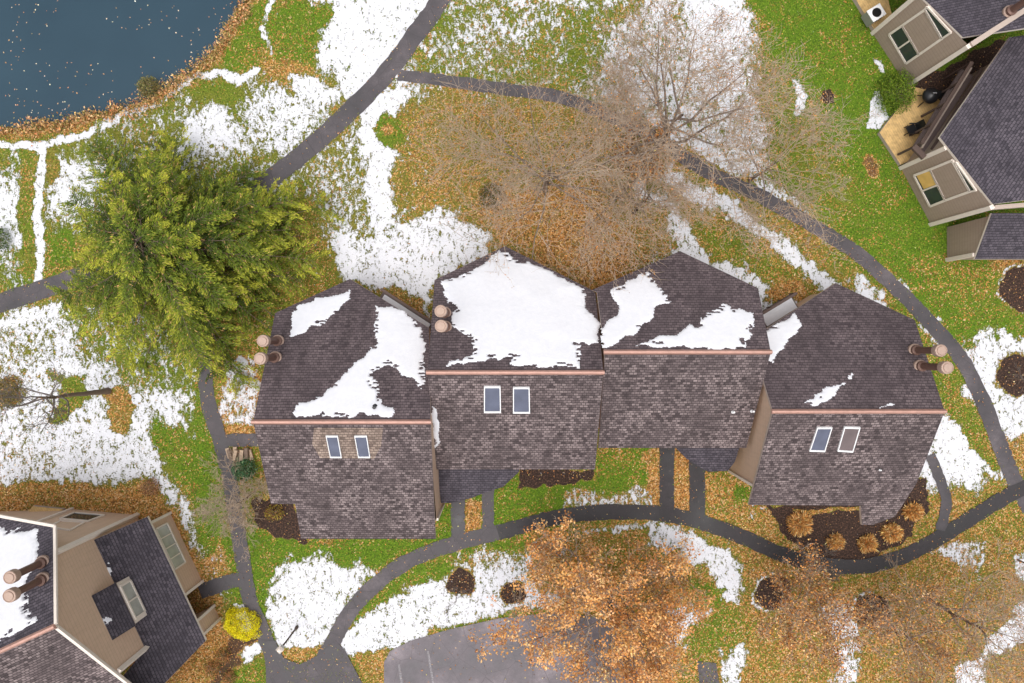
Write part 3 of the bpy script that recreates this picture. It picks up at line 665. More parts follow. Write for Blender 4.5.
skylight([(484,385.5),(500.5,385.5),(501,412),(484,412)], f2, T2); skylight([(513,386.5),(529.5,386.5),(530,412.5),(513,412.5)], f2, T2)
front_openings(T2, 0, 0, -6.2, [(.5,2.6,.9,2.3),(3.2,4.5,.9,2.3)], -2.2)
T3, y3, f3, b3 = townhouse(352, .62, .58,
    [(605,352),(771,352),(746.5,448),(598.5,448)],
    [(605,352),(597,292),(592,290),(680,251),(758,288),(771,352)],
    [(5.25,None),(5.25,-5.2),(14.3,-5.2),(14.3,None),(758,288,0),(680,251,0),(597,292,0)], (9.6,-1,0),
    'third townhouse from the left, without skylights or flues, twigs over its back roof')
front_openings(T3, 0, 0, -5.2, [(6.5,8.4,.9,2.3)], 11.0)
T4, y4, f4, b4 = townhouse(411.5, .62, .58,
    [(773,411.5),(945,411.5),(917,483),(895,517),(873,525),(862,525),(861,506),(749,505)],
    [(773,411.5),(751,339),(836,283),(915,320),(945,411.5)],
    [(14.66,None),(14.66,-8.7),(21.2,-8.7),(21.2,-9.9),(22.4,-9.6),(23.9,-7.5),(23.9,None),(915,320,0),(836,283,0),(751,339,0)], (19.3,-4,0),
    'rightmost townhouse of the central row, mostly bare roof and slanting skylights')
flue(914.5,350,b4,T4); flue(920,366,b4,T4)
skylight([(817,426.5),(832,426.5),(824.5,451),(809,450.5)], f4, T4); skylight([(844,426),(860,426.5),(852.5,451.5),(837,450.5)], f4, T4, 'skyglass_brown')
corner_board(T4, 14.63, -8.72, 4.75)
front_openings(T4, 0, 0, -8.7, [(15.8,17.6,.9,2.2),(18.6,20.2,.9,2.2)])
# vent pipe and small plumbing vents
def vent(px, py, pl, t, r=.08, h=.4, mat='black'):
    b = on_plane(px, py, pl); m = MB(); m.lathe((b.x,b.y,b.z-.1), [(r*1.8,.06),(r*1.6,.14),(r,.16),(r,h),(r*.6,h+.01)], 12); m.build('vent_pipe', M[mat], t)
vent(375,407,b1,T1,.1); vent(733,412,f3,T3,.06,.35,'white'); vent(752,411,f3,T3,.06,.45,'white'); vent(880,470,f4,T4,.04,.25,'white')
# low porch roofs between the units (parts of the unit they hang from)
def porch(t, px, top_y_off, pl, mat='shingle_dark'):
    roof_slope('porch_roof', [on_plane(x, y, pl) for x, y in px], mat, t, (1, 0), .14, 'fascia_dark')
pp2 = (3.9+.45*6.2, 0, .45)
porch(T2, [(436,462),(521,462),(519,472),(503,487),(487,492),(472,498),(452,503),(441,503)], 0, pp2)
pp3 = (3.9+.45*5.2, 0, .45)
porch(T3, [(668,440),(742,440),(735,462),(728,471),(708,472),(687,459)], 0, pp3)
for t, x, y in ((T2,-1.1,-9.4),(T3,12.0,-7.7)):
    m = MB(); m.box((x,y,1.1), .14, .14, 2.2); m.build('porch_post', M['trim'], t)
# snow on the roofs

snow([(293,310),(304,303),(347,290),(348,300),(327,320),(307,333),(290,336),(292,321)], b1, 'small ragged snow patch near the flues on the leftmost roof', .05)
snow([(375,306),(387,304),(397,308),(426,329),(426,388),(418,388),(400,370),(387,364),(373,371),(377,388),(393,413),(387,418),(363,414),(347,418),(303,417),(290,412),(330,385),(363,356),(377,341),(373,325)], b1, 'hooked triangular snow patch on the leftmost townhouse roof')
snow([(442,281),(472,270),(500,252),(515,257),(540,266),(588,291),(582,306),(590,315),(600,323),(602,345),(587,348),(578,346),(580,366),(543,366),(510,366),(513,358),(480,361),(445,366),(470,355),(468,335),(453,328),(455,308),(443,298)], b2, 'largest snow sheet, covering the second roof from the left', .1)
snow([(612,290),(647,271),(657,285),(673,303),(655,306),(653,318),(630,335),(613,347),(603,347),(603,325),(615,315),(615,300)], b3, 'snow patch on the left half of the third roof, by the valley')
snow([(631,345),(697,325),(707,310),(723,303),(755,313),(757,320),(743,349),(690,350),(677,345),(660,349)], b3, 'wedge of snow above the copper ridge of the third roof')
snow([(760,334),(768,328),(799,311),(802,325),(787,345),(774,364),(764,362)], b4, 'snow patch in the left corner of the rightmost roof')
snow([(801,406),(815,392),(835,382),(857,371),(858,374),(838,386),(830,401),(818,406)], b4, 'thin snow streak in the middle of the rightmost roof', .04, (.07,.06))
snow([(878,406),(894,400),(892,405),(880,409)], b4, 'tiny snow sliver by the ridge of the rightmost roof', .03, (.06,.05), ragged=.3)
snow([(433,403),(437,406),(442,425),(441,440),(438,449),(434,447)], f2, 'narrow white snow sliver beside the tan wall between two roofs', .07, (.07,.07), ragged=.2)
# balconies at the back between units
def balcony(name, a, b, z, label, depth=1.1, mat='wood_dark'):
    """a, b: pixels of the outer rail ends; rail top at height z+1"""
    A, B = G(*a, z+1.0), G(*b, z+1.0); d = (B-A).normalized(); s = Vector((d.y, -d.x, 0))
    if s.y > 0: s = -s
    t = empty(name, (A.x, A.y, z), label, 'balcony')
    m = MB(); m.bar(A, B, .16, .06); m.bar(A-Vector((0,0,.85)), B-Vector((0,0,.85)), .06, .1); m.build('rail', M[mat], t)
    n = int((B-A).length/1.2)+1
    for k in range(n+1):
        p = A.lerp(B, k/n); m = MB(); m.bar(p-Vector((0,0,1.1)), p-Vector((0,0,.03)), .1, .1); m.build('post', M[mat], t)
    m = MB(); fl = [A+s*.05, B+s*.05, B+s*depth, A+s*depth]; m.slab([p-Vector((0,0,1.0)) for p in fl], .15); m.build('floor', [M['fascia_dark'], M['fascia_dark']], t)
    m = MB(); m.slab([p-Vector((0,0,.9)) for p in (A+s*.2+d*.2, B+s*.2-d*.1, B+s*(depth-.15)-d*.1, A+s*(depth-.1)+d*.2)], .09, 0, 0)
    so = m.build('snow_patch', M['snow']); tag(so, 'snow layer on the floor of the '+label, 'snow patch')
    return t
balcony('balcony', (381,289), (432,322), 2.2, 'brown railed balcony behind the leftmost roof')
balcony('balcony', (762,314), (797,293), 2.2, 'brown railed balcony tucked between the two right-hand roofs')
# ------------------------------------------------------------------ bottom-left house
u5 = Vector((.426,-.905,0)); v5 = Vector((.905,.426,0))
def UV5(u, v, z=0): return Vector((u5.x*u+v5.x*v, u5.y*u+v5.y*v, z))
BN = (8.479, .62*.426, -.62*.905); BS = (12.521, -.62*.426, .62*.905); BB = (3-.826*25.53, -.826*.905, -.826*.426)
HB = empty('house', (-28,-16,0), 'tan house cut off by the lower left corner, with a dormer on its low roof', 'house')
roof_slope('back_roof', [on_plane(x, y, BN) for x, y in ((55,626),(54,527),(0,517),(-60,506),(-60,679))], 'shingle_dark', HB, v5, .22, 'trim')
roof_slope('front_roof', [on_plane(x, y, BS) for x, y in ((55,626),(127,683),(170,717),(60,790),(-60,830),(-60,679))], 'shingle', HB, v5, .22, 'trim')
r1 = on_plane(55,626,BN); r2 = on_plane(-60,679,BN); ridge_cap(r2+Vector((0,0,.06)), r1+Vector((0,0,.06)), HB)
def trimline(t, pts, pl, w_=.2, mat='trim', name='rake_trim'):
    m = MB()
    for a, b in zip(pts[:-1], pts[1:]):
        p, q = on_plane(*a, pl), on_plane(*b, pl); m.bar(p+Vector((0,0,.012)), q+Vector((0,0,.012)), w_, .12)
    return m.build(name, M[mat], t)
trimline(HB, [(56,624),(55,526),(0,516)], BN, .16); trimline(HB, [(57,628),(128,684),(170,717)], BS, .16)
topB = lambda x, y: min(pz(BN,x,y), pz(BS,x,y))-.2
pw = UV5(-.19,-27.83); planB = [(pw.x,pw.y)]
p = UV5(3.26,-27.83); planB.append((p.x,p.y)); p = UV5(7.3,-27.83); planB.append((p.x,p.y)); p = UV5(7.3,-38); planB.append((p.x,p.y))
p = UV5(3.26,-38); planB.append((p.x,p.y)); planB += [(-36,-11.5), (-29.6,-11.3)]
walls(planB, topB, 'siding', HB)
corner_board(HB, pw.x+.05, pw.y+.02, topB(pw.x,pw.y), 0, .24, rz=R(-30)); corner_board(HB, -29.6, -11.28, topB(-29.6,-11.3), 0, .2)
p = UV5(7.32,-27.8); corner_board(HB, p.x, p.y, topB(p.x,p.y), 0, .24, rz=R(-30))
# north wall windows (plane through the two ground corners)
a_, b_ = Vector((pw.x,pw.y,0)), Vector((-29.6,-11.3,0)); dd = (b_-a_).normalized(); nn = Vector((dd.y,-dd.x,0)); nn = nn if nn.y > 0 else -nn
dN = a_.dot(nn)
ow = lambda x, y: on_wall(x, y, (nn.x, nn.y), dN)
wall_window(HB, [ow(60,519.5),(ow(74,513.5)),(ow(104,516)),(ow(88,522))], nn, split=0, frame=.14)
wall_window(HB, [ow(48,528),(ow(60,522)),(ow(84,523.5)),(ow(70,531))], nn, 'wall_panel', 'siding', .12)
# low roof B, its wall with a row of sashes, the recessed entry and the dormer
lr = [UV5(.09,-27.83), UV5(.2,-25.48), UV5(8.83,-25.48), UV5(9.73,-27.7), UV5(10.6,-30.0), UV5(8.6,-30.0), UV5(7.35,-27.83)]
roof_slope('low_roof', [Vector((q.x,q.y,pz(BB,q.x,q.y)+.02)) for q in lr], 'shingle_dark', HB, u5, .18, 'trim')
m = MB()
def seg(u0, v0, u1, v1, z0, z1): a, b = UV5(u0,v0), UV5(u1,v1); m.poly([(a.x,a.y,z0),(b.x,b.y,z0),(b.x,b.y,z1),(a.x,a.y,z1)])
seg(.65,-25.75,5.73,-25.75,-.05,2.95); seg(7.55,-25.75,8.5,-25.75,-.05,2.95); seg(5.73,-25.75,5.73,-27.4,-.05,3.1); seg(7.55,-25.75,7.55,-27.4,-.05,3.1); seg(5.73,-27.4,7.55,-27.4,-.05,4)
seg(.65,-25.75,.65,-27.8,-.05,3.4); seg(8.5,-25.75,9.3,-28.5,-.05,2.95); seg(9.3,-28.5,7.4,-28.5,-.05,2.95)
m.build('low_wall', M['siding'], HB)
for u in (.65,5.73,7.55,8.5): q = UV5(u,-25.72); corner_board(HB, q.x, q.y, 2.78, 0, .17, rz=R(-65))
q = [UV5(1.15,-25.72,1.0), UV5(4.0,-25.72,1.0), UV5(4.0,-25.72,2.45), UV5(1.15,-25.72,2.45)]
wo_ = wall_window(HB, q, v5, glass='glass_pale', split=3)
q = UV5(6.6,-27.3); m = MB(); m.box((q.x,q.y,1.05), .08, 1.0, 2.1, math.atan2(.426,.905)); m.build('door', M['fascia_dark'], HB)
# dormer
m = MB(); vd, vb = -27.2, -27.84; z0, z1, z2 = 4.1, 5.85, 7.15
for u in (3.0, 5.6): m.poly([UV5(u,vd,z0), UV5(u,vd,z1), UV5(u,vb,z2), UV5(u,vb,z0)])
m.poly([UV5(3.0,vd,z0), UV5(5.6,vd,z0), UV5(5.6,vd,z1), UV5(3.0,vd,z1)])
dm = m.build('dormer', M['trim'], HB)
roof_slope('dormer_roof', [UV5(2.9,vd+.06,z1), UV5(5.7,vd+.06,z1), UV5(5.7,vb,z2), UV5(2.9,vb,z2)], 'shingle_dark', dm, u5, .06, 'fascia_dark')
q = [UV5(3.25,vd+.01,4.55), UV5(5.35,vd+.01,4.55), UV5(5.35,vd+.01,5.6), UV5(3.25,vd+.01,5.6)]
wall_window(dm, q, v5, 'dormer_window', glass='glass_pale', split=1, frame=.13)
for px, py in ((43,562),(43,579)): flue(px, py, BN, HB, 2.3)
snow([(-60,515),(0,524),(35,532),(41,540),(36,562),(29,578),(28,600),(30,612),(36,620),(43,621),(20,632),(0,644),(-60,670)], BN, 'big snow sheet around the twin flues of the lower left house', .1, udir=v5)
snow([(104,557),(110,558),(115,568),(122,578),(112,580),(106,570)], BB, 'snow patch on the low dark roof above the dormer', .06, (.07,.07), u5, .3)
snow([(136,624),(141,625),(137,632)], BB, 'tiny snow spot below the dormer', .03, (.05,.05), u5, .2)
dpl = plane3(UV5(2.9,vd+.06,z1), UV5(5.7,vd+.06,z1), UV5(2.9,vb,z2))
snow([(101,614),(107,613),(112,622),(107,627),(103,621)], dpl, 'small snow spot on the dormer roof of the lower left house', .03, (.05,.05), u5, .3)
# ------------------------------------------------------------------ top-right house
HT = empty('house', (30,14,0), 'shaded tan house cut off by the upper right corner, with a grill deck', 'house')
n2 = Vector((-.842,-.54,0)); P1 = on_wall(963,37,(n2.x,n2.y),-31.7); P2 = on_wall(925,0,(n2.x,n2.y),-31.7)
P3 = Vector((29.8,18.27,P1.z+.35)); T1p = plane3(P1,P2,P3)
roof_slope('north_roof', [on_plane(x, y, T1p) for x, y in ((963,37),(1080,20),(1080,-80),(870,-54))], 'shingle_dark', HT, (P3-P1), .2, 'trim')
a = Vector((24.3,20.77,0)); b = Vector((26.6,17.2,0)); back = -n2
planT = [(a.x,a.y),(b.x,b.y),((b+back*11).x,(b+back*11).y),((a+back*11).x,(a+back*11).y)]
walls(planT, lambda x, y: min(6.6, pz(T1p,x,y)-.12), 'siding_tan_shaded', HT)
corner_board(HT, a.x, a.y, pz(T1p,a.x,a.y)-.14, 0, .26, rz=R(33)); corner_board(HT, b.x, b.y, pz(T1p,b.x,b.y)-.14, 0, .26, rz=R(33))
m = MB(); m.bar(b+Vector((0,0,6.3))+back*.1-n2.cross(Vector((0,0,1)))*0, b+back*9+Vector((0,0,6.3)), .3, .2); m.build('eave_trim', M['fascia'], HT)
n3 = Vector((-.878,-.478,0)); Aa = on_wall(940,137,(n3.x,n3.y),-28.55); Bb = on_wall(993,204,(n3.x,n3.y),-28.55); Cc = G(1010,37,Aa.z); T2p = plane3(Aa,Bb,Cc)
roof_slope('middle_roof', [on_plane(x, y, T2p) for x, y in ((940,137),(993,204),(1080,193),(1080,28),(1010,37))], 'shingle_dark', HT, (Cc-Aa), .2, 'trim')
a3 = Vector((26.2,11.7,0)); b3_ = Vector((28.2,7.9,0)); bk = -n3
planU = [(a3.x,a3.y),(b3_.x,b3_.y),(36,12.1),(38,20),((Cc+Vector((.5,-.6,0))).x,(Cc+Vector((.5,-.6,0))).y)]
walls(planU, lambda x, y: pz(T2p,x,y)-.16, 'siding_tan_shaded', HT)
corner_board(HT, a3.x, a3.y, pz(T2p,a3.x,a3.y)-.18, 0, .26, rz=R(29)); corner_board(HT, b3_.x, b3_.y, pz(T2p,b3_.x,b3_.y)-.18, 0, .26, rz=R(29))
m = MB(); m.bar(b3_+Vector((0,0,5.6)), b3_+Vector((0,0,5.6))+Vector((8,.6,.4)), .25, .25); m.build('eave_trim', M['fascia'], HT)
T3p = (2.9-.63*5.33, 0, .63)
roof_slope('low_roof', [on_plane(x, y, T3p) for x, y in ((992,213),(975,259),(1080,259),(1080,213))], 'shingle_dark', HT, (1,0), .16, 'trim')
walls([(29.3,7.7),(29.3,5.5),(37,5.5),(37,7.7)], lambda x, y: pz(T3p,x,y)-.14, 'siding_tan_shaded', HT, 'low_wall')
corner_board(HT, 29.3, 5.5, 2.75, 0, .24)
w2 = lambda x, y: on_wall(x, y, (n2.x,n2.y), -31.7); w3 = lambda x, y: on_wall(x, y, (n3.x,n3.y), -28.55)
wall_window(HT, [w2(890,34),w2(907,63),w2(920,54),w2(903,25)], n2, split=1, frame=.15)
wall_window(HT, [w2(903,25),w2(920,54),w2(943,38),w2(926,9)], n2, 'wall_panel', 'siding_tan_shaded', .15)
wall_window(HT, [w2(926,9),w2(943,38),w2(952,32),w2(928,6)], n2, 'upper_window', 'glass', .12)
wall_window(HT, [w3(915,175),w3(931,206),w3(946,200),w3(931,169)], n3, 'window', 'glass', .15, split=1)
wb = MB(); q = [w3(917.5,175),w3(925,188.5),w3(938.5,183.5),w3(931,170.5)]; wb.poly([x+n3*.075 for x in q]); wb.build('blind', M['glass_yellow'], HT)
wall_window(HT, [w3(931,169),w3(946,200),w3(971,191),w3(953,160)], n3, 'wall_panel', 'siding_tan_shaded', .15)
wall_window(HT, [w3(956,163),w3(971,191),w3(977,190),w3(957,162)], n3, 'upper_window', 'glass', .10)
flue(1009,12,T1p,HT,2.3)
# ground decks
def deck(pts, label, z=.35):
    m = MB(); m.slab([Vector((*G(x, y).xy, z)) for x, y in pts], z-.02); o = m.build('deck', [M['deck'], M['fascia']]); return tag(o, label, 'deck')
deck([(877,134),(898,166),(930,150),(948,112),(925,92),(908,88),(894,112)], 'ochre wooden deck with grill and chair between the shaded tan walls')
deck([(840,-20),(873,34),(890,20),(880,-20)], 'ochre deck strip under the cooling unit at the top edge')
deck([(24,522),(36,505),(66,508),(62,516),(40,524)], 'small weathered deck behind the lower left house')
# raised brown balcony with beams
t = empty('balcony', (26.5,14,0), 'raised dark brown balcony with long beams between the shaded tan walls', 'balcony')
A = G(922,143,3.0); B = G(972,62,3.0); d = (B-A).normalized(); s = Vector((d.y,-d.x,0))
m = MB(); m.bar(A, B, .22, .12); m.build('rail', M['wood_dark'], t); m = MB(); m.bar(A+s*.32-Vector((0,0,.5)), B+s*.32-Vector((0,0,.5)), .12, .16); m.build('beam', M['fascia'], t)
m = MB(); m.bar(A+s*.75, B+s*.75, .18, .12); m.build('rail', M['wood_dark'], t)
m = MB(); m.slab([A-Vector((0,0,1)), B-Vector((0,0,1)), B+s*.95-Vector((0,0,1)), A+s*.85-Vector((0,0,1))], .15); m.build('floor', [M['fascia_dark'], M['fascia_dark']], t)
m = MB(); m.bar(A-d*.45-s*.35, A+d*.3+s*.6-d*1.0, .35, .2); m.build('end_beam', M['wood_dark'], t)
for k in range(5):
    p = A.lerp(B, k/4); m = MB(); m.bar(p-Vector((0,0,3)), p, .12, .12); m.build('post', M['wood_dark'], t)
# grill
g = G(918,103); t = empty('grill', (g.x,g.y,.35), 'black round grill on the ochre deck by the shaded tan wall', 'grill')
m = MB(); m.lathe((g.x,g.y,1.0), [(.1,0),(.42,.15),(.52,.35),(.52,.42),(.45,.6),(.2,.75),(.05,.78)], 20); m.build('bowl', M['black'], t, True)
m = MB(); m.box((g.x+.75,g.y+.1,1.3), .55, .5, .05); m.build('side_shelf', M['black'], t)
m = MB(); m.bar((g.x-.12,g.y,1.86),(g.x+.12,g.y,1.86),.05,.05); m.build('handle', M['metal_grey'], t)
for k in range(3):
    an = k*2.1; m = MB(); m.bar((g.x+.15*math.cos(an),g.y+.15*math.sin(an),1.1),(g.x+.45*math.cos(an),g.y+.45*math.sin(an),.35),.05,.05); m.build('leg', M['black'], t)
# deck chair
g = G(905,133); t = empty('chair', (g.x,g.y,.35), 'black chair on the ochre deck below the grill', 'chair')
m = MB(); m.box((g.x,g.y,.8), .6, .6, .06, .5); m.build('seat', M['black'], t)
m = MB(); m.bar((g.x+.32,g.y+.12,.8),(g.x+.5,g.y+.2,1.45),.6,.05,(1,.4,0)); m.build('backrest', M['black'], t)
for i, j in ((-1,-1),(1,-1),(1,1),(-1,1)):
    m = MB(); m.bar((g.x+.25*i,g.y+.25*j,.35),(g.x+.25*i,g.y+.25*j,.8),.05,.05); m.build('leg', M['black'], t)
for j in (-1,1): m = MB(); m.bar((g.x-.3,g.y+.32*j,1.05),(g.x+.35,g.y+.32*j,1.05),.07,.05); m.build('armrest', M['black'], t)
# cooling unit at the top edge
g = G(875,14,1.0); t = empty('cooling_unit', (g.x,g.y,.35), 'pale grey cooling unit on the deck at the top edge', 'air conditioner')
m = MB(); m.box((g.x,g.y,.78), .95, .8, .8, .55); m.build('casing', M['metal_grey'], t)
m = MB(); m.box((g.x,g.y,1.20), 1.0, .85, .05, .55); m.build('lid', M['white'], t)
m = MB(); m.lathe((g.x,g.y,1.225), [(.3,0),(.3,.03),(.08,.04)], 20); m.build('fan_grille', M['black'], t)
# lamp post
b0 = G(297,627); t = empty('lamp_post', (b0.x,b0.y,0), 'thin dark lamp post with pale square lantern by the path fork', 'lamp post')
m = MB(); m.lathe((b0.x,b0.y,0), [(.11,0),(.11,.25),(.06,.32),(.05,3.0)], 10); m.build('post', M['wood_dark'], t)
m = MB(); m.lathe((b0.x,b0.y,2.98), [(.1,0),(.17,.05),(.21,.4),(.25,.42)], 4); lan = m.build('lantern', M['glass_pale'], t)
m = MB(); m.lathe((b0.x,b0.y,3.40), [(.27,0),(.27,.03),(.16,.16),(.04,.22)], 4); m.build('lamp_cap', M['trim'], lan)
# firewood beside the left wall
def log_pile(px, py, label):
    g = G(px, py); t = empty('log_pile', (g.x,g.y,0), label, 'firewood')
    k = 0
    for row in range(2):
        for i in range(5-row):
            c = g+Vector((-.75+.37*i+.18*row+random.uniform(-.05,.05), random.uniform(-.1,.1), .13+.24*row)); an = random.uniform(1.2,1.9)
            dv = Vector((math.cos(an), math.sin(an), 0))*.35; m = MB(); m.bar(c-dv, c+dv, .24, .22, (random.uniform(-.3,.3),0,1)); m.build('log', M['log'] if random.random() < .6 else M['bark'], t)
log_pile(241, 453, 'pile of pale split logs beside the leftmost townhouse')
# ------------------------------------------------------------------ vegetation
def frusta(name, segs, mat, parent):
    """segs: list of (p0, p1, r0, r1) -> one mesh"""
    S = np.array([[*a, *b, r0, r1] for a, b, r0, r1 in segs], float)
    out_v = []; out_q = []; base = 0
    for thick in (True, False):
        sel = S[(S[:,6] > .035) == thick]
        if not len(sel): continue
        k = 7 if thick else 3
        a, b = sel[:,:3], sel[:,3:6]; d = b-a; L_ = np.linalg.norm(d, axis=1, keepdims=True)+1e-9; d = d/L_
        ref = np.where(np.abs(d[:,2:3]) > .9, np.array([[1.,0,0]]), np.array([[0,0,1.]]))
        x = np.cross(d, ref); x /= np.linalg.norm(x, axis=1, keepdims=True); y = np.cross(d, x)
        an = 2*np.pi*np.arange(k)/k; co = np.cos(an)[None,:,None]; si = np.sin(an)[None,:,None]
        ring = x[:,None,:]*co+y[:,None,:]*si
        A = a[:,None,:]+ring*sel[:,6][:,None,None]; B = b[:,None,:]+ring*sel[:,7][:,None,None]
        V = np.concatenate([A, B], 1).reshape(-1, 3); n = len(sel)
        o = base+np.arange(n)[:,None]*2*k; j = np.arange(k)[None,:]; j2 = (np.arange(k)+1)[None,:] % k
        Q = np.stack([o+j, o+j2, o+k+j2, o+k+j], -1).reshape(-1, 4)
        out_v.append(V); out_q.append(Q); base += len(V)
    me = bpy.data.meshes.new(name); np_mesh(me, np.concatenate(out_v), np.concatenate(out_q)); me.materials.append(mat)
    if mat == M['twig'] and len(out_q) > 1:
        me.materials.append(M['limb']); me.polygons.foreach_set('material_index', [1]*len(out_q[0])+[0]*len(out_q[1]))
    me.polygons.foreach_set('use_smooth', [True]*len(me.polygons))
    o = bpy.data.objects.new(name, me); scene.collection.objects.link(o)
    if parent is not None: o.parent = parent; o.matrix_parent_inverse = parent_matrix(parent).inverted()
    return o
def quads(name, C, D, W, ln, wd, col, parent=None, mat='leaf', bend=.0):
    """leaf-like quads: centre C, long axis D, width axis W"""
    n = len(C); D = D/(np.linalg.norm(D, axis=1, keepdims=True)+1e-9); W = W-D*(W*D).sum(1, keepdims=True); W = W/(np.linalg.norm(W, axis=1, keepdims=True)+1e-9)
    ln = np.broadcast_to(ln, (n,))[:,None]; wd = np.broadcast_to(wd, (n,))[:,None]
    V = np.stack([C-D*ln*.5, C+W*wd*.5, C+D*ln*.5, C-W*wd*.5], 1).reshape(-1, 3)
    me = bpy.data.meshes.new(name); np_mesh(me, V, np.arange(4*n).reshape(n, 4)); vcol(me, 'Col', np.repeat(col, 4, axis=0)); me.materials.append(M[mat])
    o = bpy.data.objects.new(name, me); scene.collection.objects.link(o)
    if parent is not None: o.parent = parent; o.matrix_parent_inverse = parent_matrix(parent).inverted()
    return o
def pick(pal, n, jit=.18):
    pal = np.array(pal); c = pal[rng.integers(0, len(pal), n)]
    return np.clip(c*(1+rng.normal(0, jit, (n, 1)))*(1+rng.normal(0, .06, (n, 3))), .003, .95)
def rand_dir(n):
    v = rng.normal(0, 1, (n, 3)); return v/np.linalg.norm(v, axis=1, keepdims=True)
def grow(base, height, radius, levels=(9,7,6,5), trunk_r=.2, fork=.3, seed=0, up=.35, lean=(0,0), wander=.2, droop=0, sector=None, decay=.55):
    """trunk and branch segments of a broadleaf tree without leaves"""
    rr = random.Random(seed); trunk, br, tips = [], [], []
    base = Vector(base); top = base+Vector((lean[0]*height, lean[1]*height, height))
    n = 8; pts = []
    for i in range(n+1):
        t = i/n; p = base.lerp(top, t*.8); p += Vector((rr.uniform(-1,1), rr.uniform(-1,1), 0))*.05*height*t*.35; pts.append(p)
    for i in range(n): trunk.append((pts[i], pts[i+1], trunk_r*(1-.72*i/n)*(1.25 if i == 0 else 1), trunk_r*(1-.72*(i+1)/n)))
    def branch(p, d, L_, r, lv):
        k = 4 if lv < 2 else 3; q = p; dd = d.copy(); node = [p]
        for i in range(k):
            dd = (dd+Vector((rr.gauss(0,wander), rr.gauss(0,wander), rr.gauss(0,wander)*.7+up*.12-droop*.1))).normalized()
            q2 = q+dd*L_/k; br.append((q, q2, r*(1-.75*i/k), r*(1-.75*(i+1)/k))); q = q2; node.append(q)
        if lv+1 < len(levels):
            m = levels[lv+1]
            for c in range(m):
                t = .2+.8*(c+rr.random())/m; i = min(k-1, int(t*k)); pp = node[i].lerp(node[i+1], t*k-i)
                ax = Vector((rr.gauss(0,1), rr.gauss(0,1), rr.gauss(0,1)*.6)); ax = (ax-dd*ax.dot(dd)).normalized()
                nd = (dd*.75+ax*rr.uniform(.5,1.0)+Vector((0,0,up*.25-droop*.2))).normalized()
                branch(pp, nd, L_*decay*rr.uniform(.7,1.25)*(1.15-.45*t), max(.0145, r*(1-.7*t)*.55), lv+1)
        else: tips.append(q); tips.append(node[1])
    m = levels[0]
    for c in range(m):
        t = fork+(1-fork)*(c+.5)/m; i = min(n-1, int(t*n)); pp = pts[i].lerp(pts[i+1], t*n-i)
        a = c*2.4+rr.uniform(-.4,.4)
        if sector: a = sector[0]+(sector[1]-sector[0])*rr.random()
        el = up*.6+.8*t*rr.uniform(.5,1.1)
        d = Vector((math.cos(a)*math.cos(el), math.sin(a)*math.cos(el), math.sin(el)))
        branch(pp, d, radius*rr.uniform(.75,1.1)*(1.05-.35*t)*.72, trunk_r*.42*(1.1-.5*t), 1 if False else 0)
    return trunk, br, tips
def bare_tree(px, py, height, radius, label, name='bare_tree', cat='tree', leaves=0, pal=None, bark='bark', twig='twig', group=None, lsize=.12, **kw):
    g = G(px, py); t = empty(name, (g.x,g.y,0), label, cat, group)
    tr, br, tips = grow((g.x,g.y,0), height, radius, **kw)
    frusta('trunk', tr, M[bark], t); frusta('branches', br, M[twig], t)
    if leaves:
        T = np.array([list(x) for x in tips]); C = T[rng.integers(0, len(T), leaves)]+rng.normal(0, .16, (leaves, 3))
        quads('leaves', C, rand_dir(leaves), rand_dir(leaves), rng.uniform(.6,1.4,leaves)*lsize, rng.uniform(.5,1.0,leaves)*lsize, pick(pal, leaves), t)
    return t
OR = [(.70,.31,.08),(.58,.23,.055),(.74,.40,.14),(.42,.17,.05),(.80,.50,.24),(.28,.12,.045)]
BR = [(.46,.25,.10),(.34,.16,.06),(.56,.36,.19),(.20,.10,.05)]
bare_tree(648,160,11.0,11.5,'largest bare tree, its pale limbs fanning out over snow at the top', levels=(15,8,7,4), trunk_r=.26, seed=4, leaves=8000, pal=BR+OR[:1], lsize=.08, fork=.35, up=.2, decay=.6)
bare_tree(545,190,7.0,11.5,'bare tree with a dense haze of tan twigs left of the snow-covered walk', levels=(16,8,6,3), trunk_r=.17, seed=9, leaves=3500, pal=BR+OR[:1], bark='bark', lsize=.08, decay=.62, up=.2)
bare_tree(750,180,6.0,8.5,'bare tree with thin tan twigs over the path right of centre', levels=(12,7,6,4), trunk_r=.12, seed=13, leaves=2500, pal=BR, lsize=.07)
bare_tree(634,212,6.5,6.0,'smaller bare tree just behind the valley of the middle roofs', levels=(12,7,6,4), trunk_r=.13, seed=17, leaves=2500, pal=BR, bark='bark_dark', lsize=.07)
bare_tree(108,391,7.4,4.6,'leaning grey bare tree standing in the snow below the evergreen', levels=(8,5,4,3), trunk_r=.2, seed=23, fork=.66, bark='bark', twig='twig_dark', lean=(-.12,.0), leaves=350, pal=BR, lsize=.09)
bare_tree(250,496,3.2,3.9,'low bare tree overhanging the path beside the leftmost townhouse', levels=(14,7,6,4), trunk_r=.07, fork=.15, seed=31, leaves=300, pal=BR, lsize=.06)
bare_tree(459,586,3.8,1.9,'bare sapling in the left of two round mulch beds', name='sapling', levels=(5,3,3,2), trunk_r=.05, seed=37, twig='twig_dark', bark='bark')
bare_tree(515,593,3.2,1.6,'bare sapling in the smaller mulch bed beside the orange tree', name='sapling', levels=(5,3,3), trunk_r=.04, seed=38, twig='twig', bark='bark')
bare_tree(776,592,6.2,5.6,'thinly leaved brown tree in the round bed right of the snow strip', levels=(12,7,6,4), trunk_r=.13, seed=41, leaves=9500, up=.2, pal=BR+OR, lsize=.12)
